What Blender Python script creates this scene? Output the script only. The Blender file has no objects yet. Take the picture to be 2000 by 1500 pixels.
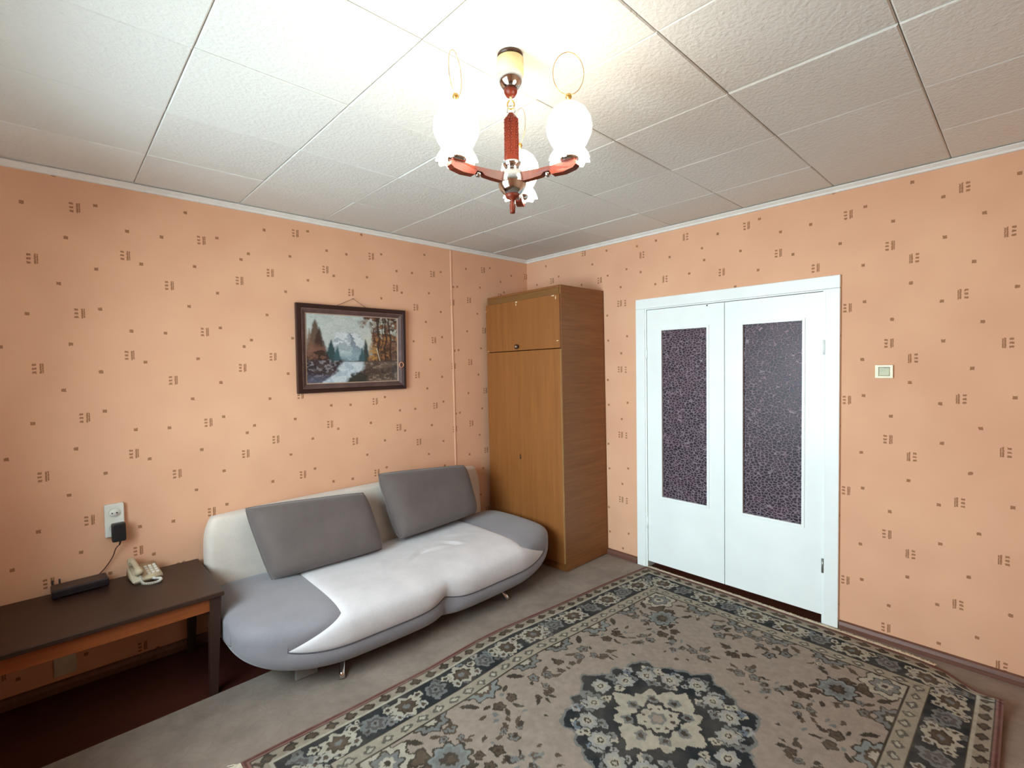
import bpy, bmesh, math, random
import numpy as np
from mathutils import Vector, Matrix

random.seed(7)
rng = np.random.default_rng(11)
scene = bpy.context.scene
COL = scene.collection
R = math.radians
HC = 2.552            # ceiling height
LX, LY = 3.75, 4.00   # room length (x) and width (y): the seen corner is the origin

# ------------------------------------------------------------------ camera
cam_d = bpy.data.cameras.new('camera')
cam = bpy.data.objects.new('camera', cam_d)
COL.objects.link(cam)
cam_d.sensor_width = 36.0
cam_d.lens = 955.155 / 2000.0 * 36.0
cam_d.clip_start = 0.02
yaw, pitch, roll = 0.8133, -0.0359, -0.0166
fw = Vector((math.cos(pitch) * math.cos(yaw), math.cos(pitch) * math.sin(yaw), math.sin(pitch)))
r0 = Vector((math.sin(yaw), -math.cos(yaw), 0))
u0 = r0.cross(fw)
rv = math.cos(roll) * r0 + math.sin(roll) * u0
uv = -math.sin(roll) * r0 + math.cos(roll) * u0
m = Matrix((rv, uv, -fw)).transposed().to_4x4()
m.translation = Vector((-3.2983, -3.2583, 1.5592))
cam.matrix_world = m
scene.camera = cam

# ------------------------------------------------------------------ world, daylight, exposure
world = bpy.data.worlds.new('world')
scene.world = world
world.use_nodes = True
world.node_tree.nodes['Background'].inputs[0].default_value = (0.72, 0.86, 1.0, 1)
world.node_tree.nodes['Background'].inputs[1].default_value = 1.0

WY0, WY1, WZ0, WZ1 = -2.48, -0.88, 0.85, 2.10      # window opening in the wall at x = -LX
sun_d = bpy.data.lights.new('window_daylight', 'AREA')
sun_d.shape = 'RECTANGLE'
sun_d.size = WZ1 - WZ0
sun_d.size_y = WY1 - WY0
sun_d.energy = 122
sun_d.spread = R(140)
sun_d.color = (0.70, 0.91, 1.0)
sun = bpy.data.objects.new('window_daylight', sun_d)
COL.objects.link(sun)
sun.location = (-LX - 0.40, (WY0 + WY1) / 2, (WZ0 + WZ1) / 2)
sun.rotation_euler = (0, R(-90 + 16), 0)   # sky light comes from above

LAMP_EMIT = 18.0
vs = scene.view_settings
vs.view_transform = 'Standard'
vs.look = 'None'
vs.gamma = 1.0
vs.use_curve_mapping = False
scene.cycles.use_adaptive_sampling = True
scene.cycles.adaptive_threshold = 0.04
scene.cycles.use_light_tree = False
scene.cycles.max_bounces = 6
scene.cycles.caustics_reflective = False
scene.cycles.caustics_refractive = False
vs.exposure = -0.12


# ------------------------------------------------------------------ helpers
def s2l(c):
    def f(v):
        v /= 255.0
        return v / 12.92 if v <= 0.04045 else ((v + 0.055) / 1.055) ** 2.4
    return tuple(f(v) for v in c[:3]) + (1.0,)


def link(o, parent=None):
    COL.objects.link(o)
    if parent is not None:
        o.parent = parent
    return o


def mesh_obj(name, verts, faces, mat=None, parent=None, smooth=False):
    me = bpy.data.meshes.new(name)
    me.from_pydata([tuple(v) for v in verts], [], [tuple(f) for f in faces])
    me.update()
    if smooth:
        me.polygons.foreach_set('use_smooth', [True] * len(me.polygons))
    if mat:
        me.materials.append(mat)
    return link(bpy.data.objects.new(name, me), parent)


def bm_obj(name, bm, mat=None, parent=None, smooth=False):
    me = bpy.data.meshes.new(name)
    bm.normal_update()
    bm.to_mesh(me)
    bm.free()
    if smooth:
        me.polygons.foreach_set('use_smooth', [True] * len(me.polygons))
    if mat:
        me.materials.append(mat)
    return link(bpy.data.objects.new(name, me), parent)


def add_box(bm, x0, x1, y0, y1, z0, z1, bev=0.0, seg=2, rot=None, piv=None):
    r = bmesh.ops.create_cube(bm, size=1.0)
    vs_ = r['verts']
    for v in vs_:
        v.co = Vector(((x0 + x1) / 2 + v.co.x * (x1 - x0), (y0 + y1) / 2 + v.co.y * (y1 - y0), (z0 + z1) / 2 + v.co.z * (z1 - z0)))
    if bev > 0:
        es = list({e for v in vs_ for e in v.link_edges})
        rr = bmesh.ops.bevel(bm, geom=es, offset=bev, segments=seg, affect='EDGES', profile=0.5)
        vs_ = list({v for f in rr['faces'] for v in f.verts} | {v for v in vs_ if v.is_valid})
    if rot is not None:
        bmesh.ops.rotate(bm, verts=vs_, cent=piv or Vector((0, 0, 0)), matrix=rot)
    return vs_


def box(name, x0, x1, y0, y1, z0, z1, mat, parent=None, bev=0.0, seg=2):
    bm = bmesh.new()
    add_box(bm, x0, x1, y0, y1, z0, z1, bev, seg)
    return bm_obj(name, bm, mat, parent, smooth=False)


def lathe_geo(profile, seg=32, cx=0, cy=0, ruffle=None):
    V, F = [], []
    n = len(profile)
    for i in range(seg):
        a = 2 * math.pi * i / seg
        for j, (r_, z) in enumerate(profile):
            rr, zz = r_, z
            if ruffle:
                rr, zz = ruffle(a, j, r_, z)
            V.append((cx + rr * math.cos(a), cy + rr * math.sin(a), zz))
    for i in range(seg):
        k = (i + 1) % seg
        for j in range(n - 1):
            F.append((i * n + j, k * n + j, k * n + j + 1, i * n + j + 1))
    return V, F


def lathe(name, profile, mat, parent=None, seg=32, cx=0, cy=0, ruffle=None):
    V, F = lathe_geo(profile, seg, cx, cy, ruffle)
    return mesh_obj(name, V, F, mat, parent, smooth=True)


def tube_geo(pts, rad, seg=8, closed=False):
    pts = [Vector(p) for p in pts]
    n = len(pts)
    V, F = [], []
    prev = None
    for i, p in enumerate(pts):
        if closed:
            t = pts[(i + 1) % n] - pts[i - 1]
        else:
            t = pts[min(i + 1, n - 1)] - pts[max(i - 1, 0)]
        t.normalize()
        if prev is None:
            a = Vector((0, 0, 1)) if abs(t.z) < 0.9 else Vector((1, 0, 0))
            nrm = t.cross(a).normalized()
        else:
            nrm = (prev - t * prev.dot(t)).normalized()
        prev = nrm
        b = t.cross(nrm)
        rr = rad[i] if isinstance(rad, (list, tuple)) else rad
        for k in range(seg):
            an = 2 * math.pi * k / seg
            V.append(p + (nrm * math.cos(an) + b * math.sin(an)) * rr)
    m_ = n if closed else n - 1
    for i in range(m_):
        j = (i + 1) % n
        for k in range(seg):
            l = (k + 1) % seg
            F.append((i * seg + k, i * seg + l, j * seg + l, j * seg + k))
    if not closed:
        F.append(tuple(range(seg - 1, -1, -1)))
        F.append(tuple((n - 1) * seg + k for k in range(seg)))
    return V, F


def tube(name, pts, rad, mat, parent=None, seg=8, closed=False):
    V, F = tube_geo(pts, rad, seg, closed)
    return mesh_obj(name, V, F, mat, parent, smooth=True)


def thing(name, label, cat, loc=(0, 0, 0), group=None, rot=(0, 0, 0)):
    o = bpy.data.objects.new(name, None)
    o.empty_display_size = 0.05
    COL.objects.link(o)
    o.location = loc
    o.rotation_euler = rot
    o['label'] = label
    o['category'] = cat
    if group:
        o['group'] = group
    return o


def tag(o, label, cat, group=None):
    o['label'] = label
    o['category'] = cat
    if group:
        o['group'] = group
    return o


def struct(o, label=None, cat=None):
    o['kind'] = 'structure'
    if label:
        o['label'] = label
    if cat:
        o['category'] = cat
    return o


# ------------------------------------------------------------------ materials
def new_mat(name):
    mt = bpy.data.materials.new(name)
    mt.use_nodes = True
    nt = mt.node_tree
    return mt, nt, nt.nodes['Principled BSDF']


def N(nt, typ, **kw):
    n = nt.nodes.new(typ)
    for k, v in kw.items():
        setattr(n, k, v)
    return n


def math_n(nt, op, a, b=None, c=None):
    n = nt.nodes.new('ShaderNodeMath')
    n.operation = op
    for i, v in enumerate((a, b, c)):
        if v is None:
            continue
        if isinstance(v, (int, float)):
            n.inputs[i].default_value = v
        else:
            nt.links.new(v, n.inputs[i])
    return n.outputs[0]


def ramp(nt, fac, stops):
    n = nt.nodes.new('ShaderNodeValToRGB')
    nt.links.new(fac, n.inputs[0])
    el = n.color_ramp.elements
    el[0].position, el[0].color = stops[0]
    el[1].position, el[1].color = stops[-1]
    for p, c in stops[1:-1]:
        e = el.new(p)
        e.color = c
    return n.outputs[0]


def mix_c(nt, fac, a, b):
    n = nt.nodes.new('ShaderNodeMix')
    n.data_type = 'RGBA'
    for v, i in ((fac, 0), (a, 6), (b, 7)):
        if isinstance(v, (int, float)):
            n.inputs[i].default_value = v
        elif isinstance(v, tuple):
            n.inputs[i].default_value = v
        else:
            nt.links.new(v, n.inputs[i])
    return n.outputs[2]


def noise(nt, scale, detail=3, rough=0.55, vec=None, dist=0.0):
    n = nt.nodes.new('ShaderNodeTexNoise')
    n.inputs['Scale'].default_value = scale
    n.inputs['Detail'].default_value = detail
    n.inputs['Roughness'].default_value = rough
    n.inputs['Distortion'].default_value = dist
    if vec is not None:
        nt.links.new(vec, n.inputs['Vector'])
    return n.outputs['Fac']


def bump(nt, h, strength=0.3, dist=0.01):
    n = nt.nodes.new('ShaderNodeBump')
    n.inputs['Strength'].default_value = strength
    n.inputs['Distance'].default_value = dist
    nt.links.new(h, n.inputs['Height'])
    return n.outputs[0]


def obj_coord(nt, scale=(1, 1, 1)):
    t = nt.nodes.new('ShaderNodeTexCoord')
    mp = nt.nodes.new('ShaderNodeMapping')
    mp.inputs['Scale'].default_value = scale
    nt.links.new(t.outputs['Object'], mp.inputs[0])
    return mp.outputs[0]


def simple(name, rgb, rough=0.5, metal=0.0, var=0.12, vscale=8.0, bstr=0.0, bscale=60.0, spec=0.5, stretch=(1, 1, 1), coat=0.0):
    mt, nt, b = new_mat(name)
    c = s2l(rgb)
    vec = obj_coord(nt, stretch)
    f = noise(nt, vscale, 2, 0.6, vec)
    lo = tuple(max(0, v * (1 - var)) for v in c[:3]) + (1,)
    hi = tuple(min(1, v * (1 + var)) for v in c[:3]) + (1,)
    nt.links.new(ramp(nt, f, [(0.3, lo), (0.7, hi)]), b.inputs['Base Color'])
    b.inputs['Roughness'].default_value = rough
    b.inputs['Metallic'].default_value = metal
    b.inputs['Specular IOR Level'].default_value = spec
    b.inputs['Coat Weight'].default_value = coat
    if bstr > 0:
        h = noise(nt, bscale, 3, 0.6, vec)
        nt.links.new(bump(nt, h, bstr, 0.004), b.inputs['Normal'])
    return mt


def wood(name, c0, c1, rough=0.45, axis='z', scale=1.0, spec=0.4, streak=1.0):
    mt, nt, b = new_mat(name)
    k = {'x': (1.2, 26, 26), 'y': (26, 1.2, 26), 'z': (26, 26, 1.2)}[axis]
    vec = obj_coord(nt, tuple(v * scale for v in k))
    f = noise(nt, 1.6, 5, 0.65, vec, 0.4)
    f2 = noise(nt, 5.0, 3, 0.6, vec)
    fm = math_n(nt, 'ADD', math_n(nt, 'MULTIPLY', f, 0.65), math_n(nt, 'MULTIPLY', f2, 0.35))
    nt.links.new(ramp(nt, fm, [(0.5 - 0.22 / streak, s2l(c0)), (0.5 + 0.22 / streak, s2l(c1))]), b.inputs['Base Color'])
    b.inputs['Roughness'].default_value = rough
    b.inputs['Specular IOR Level'].default_value = spec
    nt.links.new(bump(nt, fm, 0.08, 0.003), b.inputs['Normal'])
    return mt


def fabric(name, rgb, weave=900.0, var=0.10, rough=0.95, sheen=0.25):
    mt, nt, b = new_mat(name)
    vec = obj_coord(nt)
    c = s2l(rgb)
    big = noise(nt, 6.0, 4, 0.6, vec)
    fine = noise(nt, weave / 3, 2, 0.6, vec)
    f = math_n(nt, 'ADD', math_n(nt, 'MULTIPLY', big, 0.6), math_n(nt, 'MULTIPLY', fine, 0.4))
    lo = tuple(v * (1 - var) for v in c[:3]) + (1,)
    hi = tuple(min(1, v * (1 + var)) for v in c[:3]) + (1,)
    nt.links.new(ramp(nt, f, [(0.35, lo), (0.65, hi)]), b.inputs['Base Color'])
    b.inputs['Roughness'].default_value = rough
    b.inputs['Specular IOR Level'].default_value = 0.2
    b.inputs['Sheen Weight'].default_value = sheen
    nt.links.new(bump(nt, fine, 0.25, 0.0015), b.inputs['Normal'])
    return mt


def wallpaper_mat():
    """peach paper with printed brown motifs; UV = metres inside one roll, print repeats every 0.5215 m"""
    g = bpy.data.node_groups.new('print_box', 'ShaderNodeTree')
    for nm in ('U', 'V', 'CU', 'CV', 'W', 'H'):
        g.interface.new_socket(nm, in_out='INPUT', socket_type='NodeSocketFloat')
    g.interface.new_socket('Mask', in_out='OUTPUT', socket_type='NodeSocketFloat')
    gi = g.nodes.new('NodeGroupInput')
    go = g.nodes.new('NodeGroupOutput')
    o = gi.outputs
    a = math_n(g, 'LESS_THAN', math_n(g, 'ABSOLUTE', math_n(g, 'SUBTRACT', o['U'], o['CU'])), o['W'])
    b_ = math_n(g, 'LESS_THAN', math_n(g, 'ABSOLUTE', math_n(g, 'SUBTRACT', o['V'], o['CV'])), o['H'])
    g.links.new(math_n(g, 'MULTIPLY', a, b_), go.inputs[0])

    mt, nt, b = new_mat('peach_wallpaper')
    uvn = nt.nodes.new('ShaderNodeUVMap')
    sep = nt.nodes.new('ShaderNodeSeparateXYZ')
    # a little wobble so that the print edges are not knife-sharp
    nz = nt.nodes.new('ShaderNodeTexNoise')
    nz.inputs['Scale'].default_value = 180
    nz.inputs['Detail'].default_value = 0
    nt.links.new(uvn.outputs[0], nz.inputs['Vector'])
    vm = nt.nodes.new('ShaderNodeVectorMath')
    vm.operation = 'MULTIPLY_ADD'
    nt.links.new(nz.outputs['Color'], vm.inputs[0])
    vm.inputs[1].default_value = (0.005, 0.005, 0)
    nt.links.new(uvn.outputs[0], vm.inputs[2])
    nt.links.new(vm.outputs[0], sep.inputs[0])
    U = math_n(nt, 'SUBTRACT', sep.outputs[0], 0.0025)
    V = math_n(nt, 'FLOORED_MODULO', math_n(nt, 'ADD', sep.outputs[1], 0.1 - 0.0025), 0.5215)
    acc = None

    def put(cu, cv, w, h):
        nonlocal acc
        n = nt.nodes.new('ShaderNodeGroup')
        n.node_tree = g
        nt.links.new(U, n.inputs['U'])
        nt.links.new(V, n.inputs['V'])
        n.inputs['CU'].default_value = cu
        n.inputs['CV'].default_value = cv
        n.inputs['W'].default_value = w
        n.inputs['H'].default_value = h
        acc = n.outputs[0] if acc is None else math_n(nt, 'MAXIMUM', acc, n.outputs[0])
    for cu, cv in ((0.145, 0.470), (0.305, 0.221), (0.495, 0.013)):
        cv = (cv + 0.1) % 0.5215
        put(cu + 0.0105, cv, 0.0035, 0.0245)
        put(cu + 0.0185, cv + 0.002, 0.0026, 0.023)
        for dv in (-0.0185, 0.0, 0.0185):
            put(cu - 0.0115, cv + dv, 0.0075, 0.0050)
    for cu, cv in ((0.025, .050), (.119, .209), (.234, .363), (.268, .068), (.377, .450), (.385, .248), (.508, .141)):
        put(cu, (cv + 0.1) % 0.5215, 0.0084, 0.0078)
    vec = obj_coord(nt)
    fade = noise(nt, 240, 1, 0.7, vec)
    fac = math_n(nt, 'MULTIPLY', acc, math_n(nt, 'MULTIPLY_ADD', fade, 0.7, 0.42))
    fac = math_n(nt, 'MINIMUM', fac, 0.92)
    blot = noise(nt, 2.2, 2, 0.6, vec)
    base = ramp(nt, blot, [(0.3, s2l((222, 168, 135))), (0.7, s2l((231, 179, 144)))])
    nt.links.new(mix_c(nt, fac, base, s2l((136, 84, 46))), b.inputs['Base Color'])
    b.inputs['Roughness'].default_value = 0.75
    b.inputs['Specular IOR Level'].default_value = 0.25
    return mt


def vcol_mat(name, attr='Col', rough=0.9, bscale=300, bstr=0.3, spec=0.2, coat=0.0, bdist=0.003):
    mt, nt, b = new_mat(name)
    a = nt.nodes.new('ShaderNodeAttribute')
    a.attribute_name = attr
    vec = obj_coord(nt)
    f = noise(nt, bscale, 3, 0.6, vec)
    k = ramp(nt, f, [(0.3, (0.84, 0.84, 0.84, 1)), (0.7, (1.1, 1.1, 1.1, 1))])
    mx = nt.nodes.new('ShaderNodeMix')
    mx.data_type = 'RGBA'
    mx.blend_type = 'MULTIPLY'
    mx.inputs[0].default_value = 1.0
    nt.links.new(a.outputs['Color'], mx.inputs[6])
    nt.links.new(k, mx.inputs[7])
    nt.links.new(mx.outputs[2], b.inputs['Base Color'])
    b.inputs['Roughness'].default_value = rough
    b.inputs['Specular IOR Level'].default_value = spec
    b.inputs['Coat Weight'].default_value = coat
    b.inputs['Coat Roughness'].default_value = 0.03
    if bstr:
        nt.links.new(bump(nt, f, bstr, bdist), b.inputs['Normal'])
    return mt


def tile_mat():
    mt, nt, b = new_mat('foam_ceiling_tile')
    g = nt.nodes.new('ShaderNodeNewGeometry')
    f = noise(nt, 70, 2, 0.55, g.outputs['Position'])
    oi = nt.nodes.new('ShaderNodeObjectInfo')
    c = ramp(nt, oi.outputs['Random'], [(0.0, s2l((216, 212, 205))), (1.0, s2l((226, 223, 216)))])
    nt.links.new(c, b.inputs['Base Color'])
    b.inputs['Roughness'].default_value = 0.8
    b.inputs['Specular IOR Level'].default_value = 0.2
    nt.links.new(bump(nt, f, 0.5, 0.006), b.inputs['Normal'])
    return mt


def carpet_mat():
    mt, nt, b = new_mat('beige_carpet')
    vec = obj_coord(nt)
    vor = nt.nodes.new('ShaderNodeTexVoronoi')
    vor.feature = 'DISTANCE_TO_EDGE'
    vor.inputs['Scale'].default_value = 13
    wv = nt.nodes.new('ShaderNodeTexNoise')
    wv.inputs['Scale'].default_value = 7
    vm = nt.nodes.new('ShaderNodeVectorMath')
    vm.operation = 'MULTIPLY_ADD'
    nt.links.new(vec, wv.inputs['Vector'])
    nt.links.new(wv.outputs['Color'], vm.inputs[0])
    vm.inputs[1].default_value = (0.18, 0.18, 0)
    nt.links.new(vec, vm.inputs[2])
    nt.links.new(vm.outputs[0], vor.inputs['Vector'])
    e = vor.outputs['Distance']
    line = ramp(nt, e, [(0.0, (1, 1, 1, 1)), (0.09, (0, 0, 0, 1))])
    blot = noise(nt, 5, 5, 0.65, vec)
    base = ramp(nt, blot, [(0.3, s2l((126, 112, 102))), (0.7, s2l((152, 136, 124)))])
    sp = noise(nt, 60, 2, 0.5, vec)
    lf = math_n(nt, 'MULTIPLY', line, math_n(nt, 'MULTIPLY', sp, 0.35))
    nt.links.new(mix_c(nt, lf, base, s2l((122, 106, 90))), b.inputs['Base Color'])
    b.inputs['Roughness'].default_value = 0.95
    b.inputs['Specular IOR Level'].default_value = 0.1
    h = math_n(nt, 'ADD', math_n(nt, 'MULTIPLY', noise(nt, 300, 2, 0.6, vec), 0.5), math_n(nt, 'MULTIPLY', line, -0.25))
    nt.links.new(bump(nt, h, 0.35, 0.004), b.inputs['Normal'])
    return mt


def door_glass_mat():
    """figured glass: a net of raised leaf-shaped ridges on a pane coloured dark for the dim hall behind"""
    mt, nt, b = new_mat('figured_glass')
    vec = obj_coord(nt, (1, 1, 1.5))
    wv = nt.nodes.new('ShaderNodeTexNoise')
    wv.inputs['Scale'].default_value = 26
    wv.inputs['Detail'].default_value = 1
    nt.links.new(vec, wv.inputs['Vector'])
    vm = nt.nodes.new('ShaderNodeVectorMath')
    vm.operation = 'MULTIPLY_ADD'
    nt.links.new(wv.outputs['Color'], vm.inputs[0])
    vm.inputs[1].default_value = (0, 0.020, 0.020)
    nt.links.new(vec, vm.inputs[2])
    vor = nt.nodes.new('ShaderNodeTexVoronoi')
    vor.feature = 'DISTANCE_TO_EDGE'
    vor.inputs['Scale'].default_value = 42
    nt.links.new(vm.outputs[0], vor.inputs['Vector'])
    ridge = ramp(nt, vor.outputs['Distance'], [(0.03, (1, 1, 1, 1)), (0.13, (0, 0, 0, 1))])
    big = noise(nt, 9, 2, 0.5, vec)
    base = ramp(nt, big, [(0.35, s2l((54, 40, 54))), (0.65, s2l((84, 60, 74)))])  # dark violet put in for the dim hall behind the glass
    nt.links.new(mix_c(nt, math_n(nt, 'MULTIPLY', ridge, 0.85), base, s2l((194, 172, 186))), b.inputs['Base Color'])  # ridges coloured paler, as if catching the light
    b.inputs['Roughness'].default_value = 0.38
    b.inputs['Specular IOR Level'].default_value = 0.35
    b.inputs['Transmission Weight'].default_value = 0.45
    b.inputs['IOR'].default_value = 1.45
    nt.links.new(bump(nt, ridge, 0.6, 0.004), b.inputs['Normal'])
    return mt


def shade_mat():
    mt, nt, b = new_mat('lit_opal_glass')
    vec = obj_coord(nt)
    f = noise(nt, 14, 2, 0.5, vec)
    c = ramp(nt, f, [(0.3, (1.0, 0.86, 0.66, 1)), (0.7, (1.0, 0.93, 0.80, 1))])
    nt.links.new(c, b.inputs['Emission Color'])
    b.inputs['Emission Strength'].default_value = LAMP_EMIT
    b.inputs['Base Color'].default_value = (0.9, 0.88, 0.8, 1)
    b.inputs['Roughness'].default_value = 0.25
    return mt


M = {}
M['paper'] = wallpaper_mat()
M['tile'] = tile_mat()
M['plaster'] = simple('ceiling_plaster', (206, 200, 190), 0.9, bstr=0.1)
M['trim'] = simple('white_cornice_paint', (232, 226, 218), 0.6, var=0.05)
M['white'] = simple('white_gloss_paint', (243, 246, 243), 0.32, var=0.03, vscale=3, bstr=0.04, bscale=25, spec=0.5)
M['skirt'] = wood('brown_skirting_paint', (92, 58, 46), (124, 84, 70), 0.45, 'y')
M['floorboard'] = wood('red_brown_floor_paint', (58, 26, 20), (78, 36, 28), 0.35, 'x', 0.5)
M['carpet'] = carpet_mat()
M['hall'] = simple('pink_hall_wallpaper', (206, 140, 130), 0.8)
M['glass_fig'] = door_glass_mat()
M['steel'] = simple('hinge_steel', (150, 150, 145), 0.4, 0.8)
M['ward_v'] = wood('wardrobe_veneer_upright', (126, 76, 36), (156, 98, 50), 0.42, 'z', 0.6, streak=0.8)
M['ward_h'] = wood('wardrobe_veneer_level', (112, 68, 34), (148, 96, 52), 0.42, 'x', 1.0)
M['ward_top'] = wood('wardrobe_rail_veneer', (112, 74, 38), (136, 94, 52), 0.45, 'y', 0.8)
M['chip'] = simple('chipped_chipboard', (226, 208, 170), 0.9, var=0.2, vscale=60)
M['knob'] = simple('dark_knob_plastic', (74, 44, 26), 0.3)
M['knob_ring'] = simple('knob_pale_insert', (206, 180, 150), 0.3)
M['sofa_white'] = fabric('off_white_sofa_fabric', (206, 198, 198))
M['sofa_grey'] = fabric('grey_sofa_fabric', (130, 124, 128), sheen=0.3)
M['sofa_back'] = fabric('beige_sofa_back_fabric', (206, 192, 180))
M['cushion'] = fabric('taupe_cushion_fabric', (98, 86, 82), var=0.14)
M['chrome'] = simple('chrome', (215, 215, 215), 0.09, 1.0, var=0.03)
M['table_top'] = wood('dark_table_veneer', (40, 23, 16), (55, 33, 23), 0.42, 'x', 0.6, 0.45)
M['apron'] = wood('orange_table_apron', (118, 58, 24), (152, 80, 36), 0.35, 'x', 0.7, 0.5)
M['leg'] = wood('dark_table_leg', (44, 26, 20), (62, 38, 28), 0.4, 'z', 0.7)
M['black'] = simple('black_plastic', (26, 22, 24), 0.4, spec=0.5)
M['router'] = simple('dark_router_plastic', (38, 30, 34), 0.35)
M['ivory'] = simple('ivory_plastic', (226, 214, 176), 0.35, var=0.05)
M['key'] = simple('greenish_switch_key', (176, 172, 128), 0.35, var=0.1)
M['sock'] = simple('white_socket_plastic', (222, 218, 206), 0.35, var=0.05)
M['phone'] = simple('beige_phone_plastic', (196, 180, 150), 0.4, var=0.06)
M['cordw'] = simple('pale_coiled_cord', (206, 200, 188), 0.5)
M['cable'] = simple('brown_cable', (70, 36, 26), 0.5)
M['plate'] = simple('grey_cover_plate', (206, 200, 184), 0.5)
M['frame_dark'] = wood('dark_picture_frame', (38, 20, 18), (58, 32, 28), 0.3, 'x', 1.0)
M['frame_mid'] = simple('brown_bevelled_frame', (92, 66, 62), 0.35, var=0.25, vscale=14)
M['liner'] = simple('pale_frame_liner', (178, 150, 130), 0.4)
M['paint'] = vcol_mat('oil_paint', rough=0.5, bscale=160, bstr=0.12, spec=0.3, coat=0.55)
M['string'] = simple('brown_string', (96, 60, 40), 0.8)
M['brass'] = simple('brass', (206, 168, 92), 0.25, 0.9, var=0.06)
M['lamp_wood'] = wood('red_varnished_lamp_wood', (78, 24, 12), (112, 40, 18), 0.4, 'z', 1.5, 0.3)
M['cream'] = simple('cream_lamp_canopy', (236, 222, 164), 0.4, var=0.04)
M['shade'] = shade_mat()
M['rug'] = vcol_mat('rug_pile', rough=0.95, bscale=420, bstr=0.5, spec=0.08)
M['fringe'] = simple('rug_fringe_wool', (224, 212, 190), 0.95, var=0.2, vscale=40)
M['winframe'] = simple('white_window_paint', (236, 236, 232), 0.4, var=0.03)


# ------------------------------------------------------------------ structure: walls with wallpaper rolls
MOD = 0.5215


def wall_strips(name, s_to_xyz, rolls, s_end, holes, ztop):
    """rolls: (start_seam, roll_origin, shift, flipped); each roll is its own strip of faces with its own print offset"""
    V, F, UV = [], [], []
    for i, (s0, org, sh, fl) in enumerate(rolls):
        s1 = rolls[i + 1][0] if i + 1 < len(rolls) else s_end
        cuts_s = sorted({s0, s1} | {c for h in holes for c in (h[0], h[1]) if s0 < c < s1})
        cuts_z = sorted({0.0, ztop} | {c for h in holes for c in (h[2], h[3]) if 0 < c < ztop})
        for a, b in zip(cuts_s[:-1], cuts_s[1:]):
            for c, d in zip(cuts_z[:-1], cuts_z[1:]):
                ms, mz = (a + b) / 2, (c + d) / 2
                if any(h[0] < ms < h[1] and h[2] < mz < h[3] for h in holes):
                    continue
                k = len(V)
                q = [(a, c), (b, c), (b, d), (a, d)]
                V += [s_to_xyz(s, z) for s, z in q]
                F.append((k, k + 1, k + 2, k + 3))
                for s, z in q:
                    UV.append((0.53 - (s - org), sh - z) if fl else (s - org, z - sh))
    o = mesh_obj(name, V, F, M['paper'])
    lay = o.data.uv_layers.new(name='UVMap')
    lay.data.foreach_set('uv', [c for t in UV for c in t])
    o['kind'] = 'structure'
    return o


rolls_left = [(-LX, -4.012, 0.146, False), (-3.479, -3.482, 0.073, False), (-2.945, -2.945, 0.0, False),
              (-2.420, -2.420, 0.131, False), (-1.893, -1.893, 0.058, False), (-1.370, -1.370, -0.008, False),
              (-0.846, -0.846, 0.088, False), (-0.323, -0.323, 0.09, False)]
M['plain'] = simple('plain_peach_paper', (228, 175, 141), 0.75, var=0.03)
wall_left = wall_strips('wall_left', lambda s, z: (s, 0.0, z), rolls_left, 0.0, [], HC)
DY0, DY1, DZ = 1.255, 2.450, 1.99       # door opening in the right wall (s = -y)
rolls_right = [(0.0, 0.008, 0.011, False), (0.528, 0.528, -0.057, False), (1.062, 0.68, 0.4245, True), (1.194, 1.194, 0.315, True),
               (1.705, 1.688, 0.1315, False), (2.236, 2.241, 0.0725, False), (2.788, 2.805, 0.016, True), (3.338, 3.338, 0.21, True),
               (3.87, 3.87, 0.1, False)]
wall_right = wall_strips('wall_right', lambda s, z: (0.0, -s, z), rolls_right, LY, [(DY0, DY1, 0.0, DZ)], HC)
rolls_b = [(i * 0.53, i * 0.53, 0.07 * ((i * 5) % 7), False) for i in range(9)]
wall_back = wall_strips('wall_back', lambda s, z: (-s, -LY, z), rolls_b, LX, [], HC)
rolls_w = [(i * 0.53, i * 0.53, 0.07 * ((i * 3) % 7), False) for i in range(8)]
wall_window = wall_strips('wall_window', lambda s, z: (-LX, -s, z), rolls_w, LY, [(-WY1, -WY0, WZ0, WZ1)], HC)
for w_ in (wall_back, wall_window):
    w_.data.materials[0] = M['plain']
# a cable run under the wallpaper makes an upright ridge near the corner
V, F = [], []
nz_ = 24
for i in range(nz_ + 1):
    z = 0.75 + (HC - 0.04 - 0.75) * i / nz_
    k = 0.004 + 0.004 * max(0, math.sin(i * 0.9)) * 0.4
    xo = -0.872 - 0.010 * i / nz_
    for t in range(7):
        a = math.pi * t / 6
        V.append((xo - 0.010 * math.cos(a), -k * math.sin(a), z))
for i in range(nz_):
    for t in range(6):
        F.append((i * 7 + t, i * 7 + t + 1, i * 7 + t + 8, i * 7 + t + 7))
rg = mesh_obj('cable_ridge', V, F, M['plain'], wall_left, True)

# floor boards, carpet
floor_ = struct(box('floor', -LX, 0.0, -LY, 0, -0.05, 0.0, M['floorboard']))
bm = bmesh.new()
pl = [(-LX + 0.01, -0.60), (-3.373, -0.598), (-2.994, -0.596), (-2.77, -0.592), (-2.3, -0.58), (-1.2, -0.57), (-0.022, -0.57), (-0.022, -LY + 0.01), (-LX + 0.01, -LY + 0.01)]
fc = bm.faces.new([bm.verts.new((x, y, 0.001)) for x, y in reversed(pl)])
ex = bmesh.ops.extrude_face_region(bm, geom=[fc])
for v in ex['geom']:
    if isinstance(v, bmesh.types.BMVert):
        v.co.z = 0.006
bmesh.ops.recalc_face_normals(bm, faces=bm.faces)
carpet = bm_obj('carpet', bm, M['carpet'])
tag(carpet, 'beige low-pile carpet covering the floor under the patterned rug', 'carpet')
FZ = 0.006

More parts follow.
